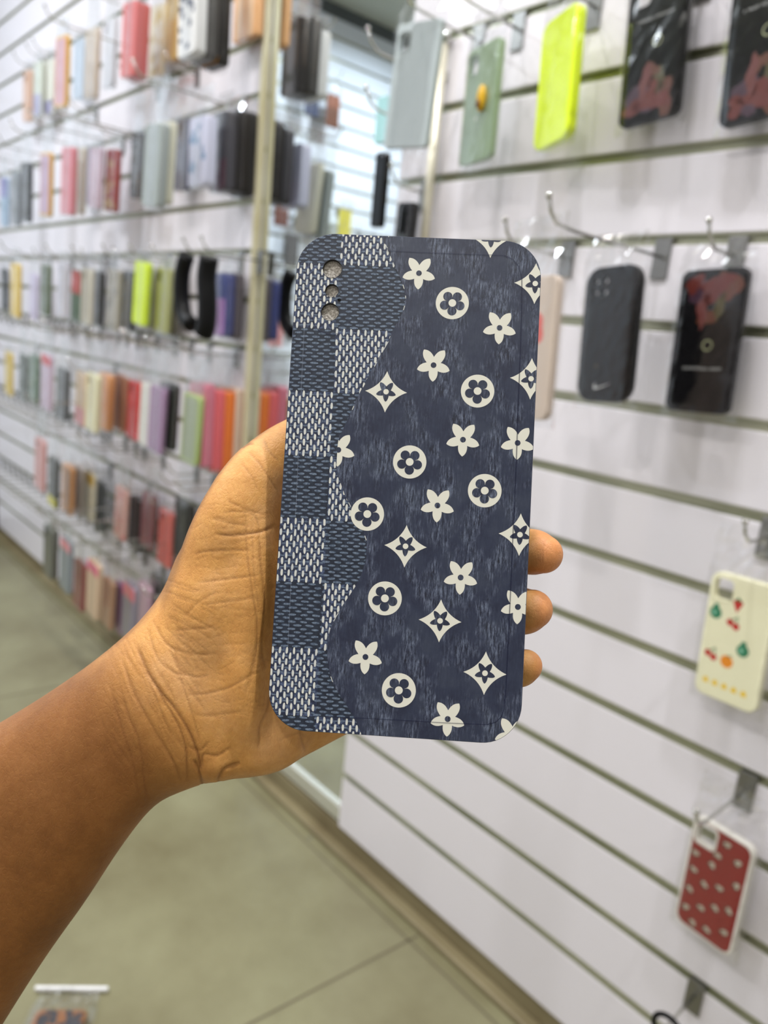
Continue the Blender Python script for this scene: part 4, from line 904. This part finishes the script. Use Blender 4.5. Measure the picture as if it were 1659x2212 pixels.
for row, items in LEFT.items():
    hooks_x = []
    for k_, (xl, xr_, yt, yb, rgb, words, th, art) in enumerate(items):
        m = mat('case_%d_%d_%d' % rgb, rgb, .35); xc = (xl+xr_)/2; hh = .152
        mbx = shell_mb(.074, hh, max(th, .009), .009, m, hole=None if (art or k_ % 3) else (-.019, .054, .022, .026, .006), n=4, art=art)
        dx = -.09*(yb-yt)/2*.7
        xm = X_ML-.042
        fx = None
        if xc > 418:                                                  # stacked one behind the other on the last hook before the mirror
            th = max(.008, min(.024, (xr_-xl)/630*.75)); Xr = X_ML-.016; xe = min(xr_, 549-.055*((yt+yb)/2-480))
            r1 = ray(xe, (yt+yb)/2); Yf = Xr*r1.y/r1.x - th/2; Yf = min(Yf, A-.018-th/2, prevY.get(row, (9, 0))[0] if False else 9)
            ra, rb = ray(xe, yt), ray(xe, yb); hh = min(.20, max(.13, (ra.z/ra.y-rb.z/rb.y)*Yf)); mbx = shell_mb(.072, hh, th, .009, m, n=4, art=art)
            fx = (Xr-.036, Yf, EYE.z + r1.z/r1.y*Yf); stackY.setdefault(row, []).append((Yf, th))
            if words.startswith('wide'):
                Yf = A-.020; ra, rb = ray(xr_, yt), ray(xr_, yb); hh = .19; mbx = shell_mb(.090, hh, .016, .006, m, n=4, art=art); th = .016
                fx = (ray(xr_, yb).x/ray(xr_, yb).y*Yf-.045, Yf, EYE.z + rb.z/rb.y*Yf + hh/2); stackY[row][-1] = (Yf, th)
            elif len(stackY[row]) > 1:
                (y0, t0), (y1, t1) = stackY[row][-2:]
                if y1-t1/2 < y0+t0/2+.001: Yf = y0+t0/2+t1/2+.0015; fx = (fx[0], Yf, fx[2]); stackY[row][-1] = (Yf, th)
        root, c, sz = hang((xc-dx, yt), (xc+dx, yb), mbx, .074, hh, max(th, .009) if xc <= 418 else th, '%s phone case on the %s' % (words, row), 'packaged cases on the '+row, lo=A-.20, hi=A-.03, xmax=xm, fix=fx,
             hl='hook with the %s case, %s' % (words, row), hg='hooks of the '+row)
        hooks_x.append(c.x); HOOKROW[row] = sz
    # the empty hooks between them
    if row.startswith(('fifth', 'lowest', 'fourth')):
        x = XEND+.12
        while x < X_ML-.05:
            if min(abs(x-h_) for h_ in hooks_x) > .045: hook(x, HOOKROW[row], 'empty chrome display hook on the '+row, 'empty hooks of the '+row)
            x += .075
# black padded headset pouches among the third row
for (pts_, r_, lab) in (([(404, 552), (394, 590), (392, 640), (398, 680), (414, 702)], .017, 'thick curved black headset strap at left on the third row'), ([(452, 556), (446, 600), (448, 660), (446, 700), (440, 722)], .020, 'thick black pouch beside the headset strap on the third row')):
    Y = A-.12; P = [py(x, y, Y) for x, y in pts_]; rs = [r_*.7]+[r_]*(len(P)-2)+[r_*.8]; mb = MB(); mb.tube(smoothcurve([tuple(p)[:2] for p in [(q_.x, q_.z) for q_ in P]], 4) and [Vector((a, Y, b2)) for a, b2 in smoothcurve([(q_.x, q_.z) for q_ in P], 4)], r_, BLKM, 14)
    o = mb.build('headset_pouch'); tag(o, lab, 'pouch')
    zt = max(q_.z for q_ in P); hook(P[0].x, slot_near(zt+.05), 'chrome display hook holding a black pouch on the third row', 'hooks of the black pouches')
# --- end wall, seen in the mirror
END_ = [((676, 178), (672, 250), (60, 68, 96), 'navy', two((90, 100, 130))), ((722, 196), (715, 285), (110, 72, 56), 'brown', two((140, 84, 60))), ((610, 428), (606, 478), (112, 74, 66), 'reddish brown', None),
        ((668, 440), (664, 505), (60, 62, 66), 'charcoal', None), ((692, 445), (688, 508), (206, 176, 70), 'golden yellow', spots((70, 70, 60), 6, .01, 3)), ((746, 462), (742, 510), (206, 196, 80), 'lemon yellow', None), ((598, 690), (594, 742), (206, 140, 140), 'pink', None),
        ((630, 520), (628, 560), (90, 90, 90), 'grey', None)]
for i, (t_, b2, rgb, words, art) in enumerate(END_):
    c = pmir((t_[0]+b2[0])/2, (t_[1]+b2[1])/2, XEND+.10)
    mbx = shell_mb(.080, .155, .014, .009, mat('case_%d_%d_%d' % rgb, rgb, .35), n=4, art=art)
    o = empty('phone_case', c, math.radians(90), label=words+' phone case on the end wall, seen in the mirror', cat='phone case', group='cases of the end wall')
    sh = mbx.build('case_shell', o); bag(.08, .155, .05, .014, o)
    hook(c.y, slot_near(c.z+.13), 'chrome display hook on the end wall', 'hooks of the end wall', 'end')
for y_ in [-.25-.11*i for i in range(13)]:
    for zk in (2, 5, 8): hook(y_, SLOT0-(zk-4)*PITCH, 'chrome display hook on the end wall', 'hooks of the end wall', 'end')
# --- bagged case lying on the floor
c = pz(96, 2290, .006); r_ = empty('phone_case', c, label='bagged tortoiseshell phone case lying on the floor at bottom left', cat='phone case'); r_.rotation_euler = (math.radians(-90), 0, math.radians(53))
TORT = mat('tortoise_brown', (136, 88, 48), .3)
mbx = shell_mb(.075, .15, .011, .010, TORT, hole=(-.022, .056, .016, .020, .006), art=spots((34, 38, 46), 34, .008, 5)); mbx.build('case_shell', r_); bag(.082, .150, .045, .013, r_, True)
mb = MB(); mb.box(-.055, .055, -.003, .003, .112, .118, mat('bag_header_white', (226, 226, 226), .3), .001); mb.build('bag_header', r_)
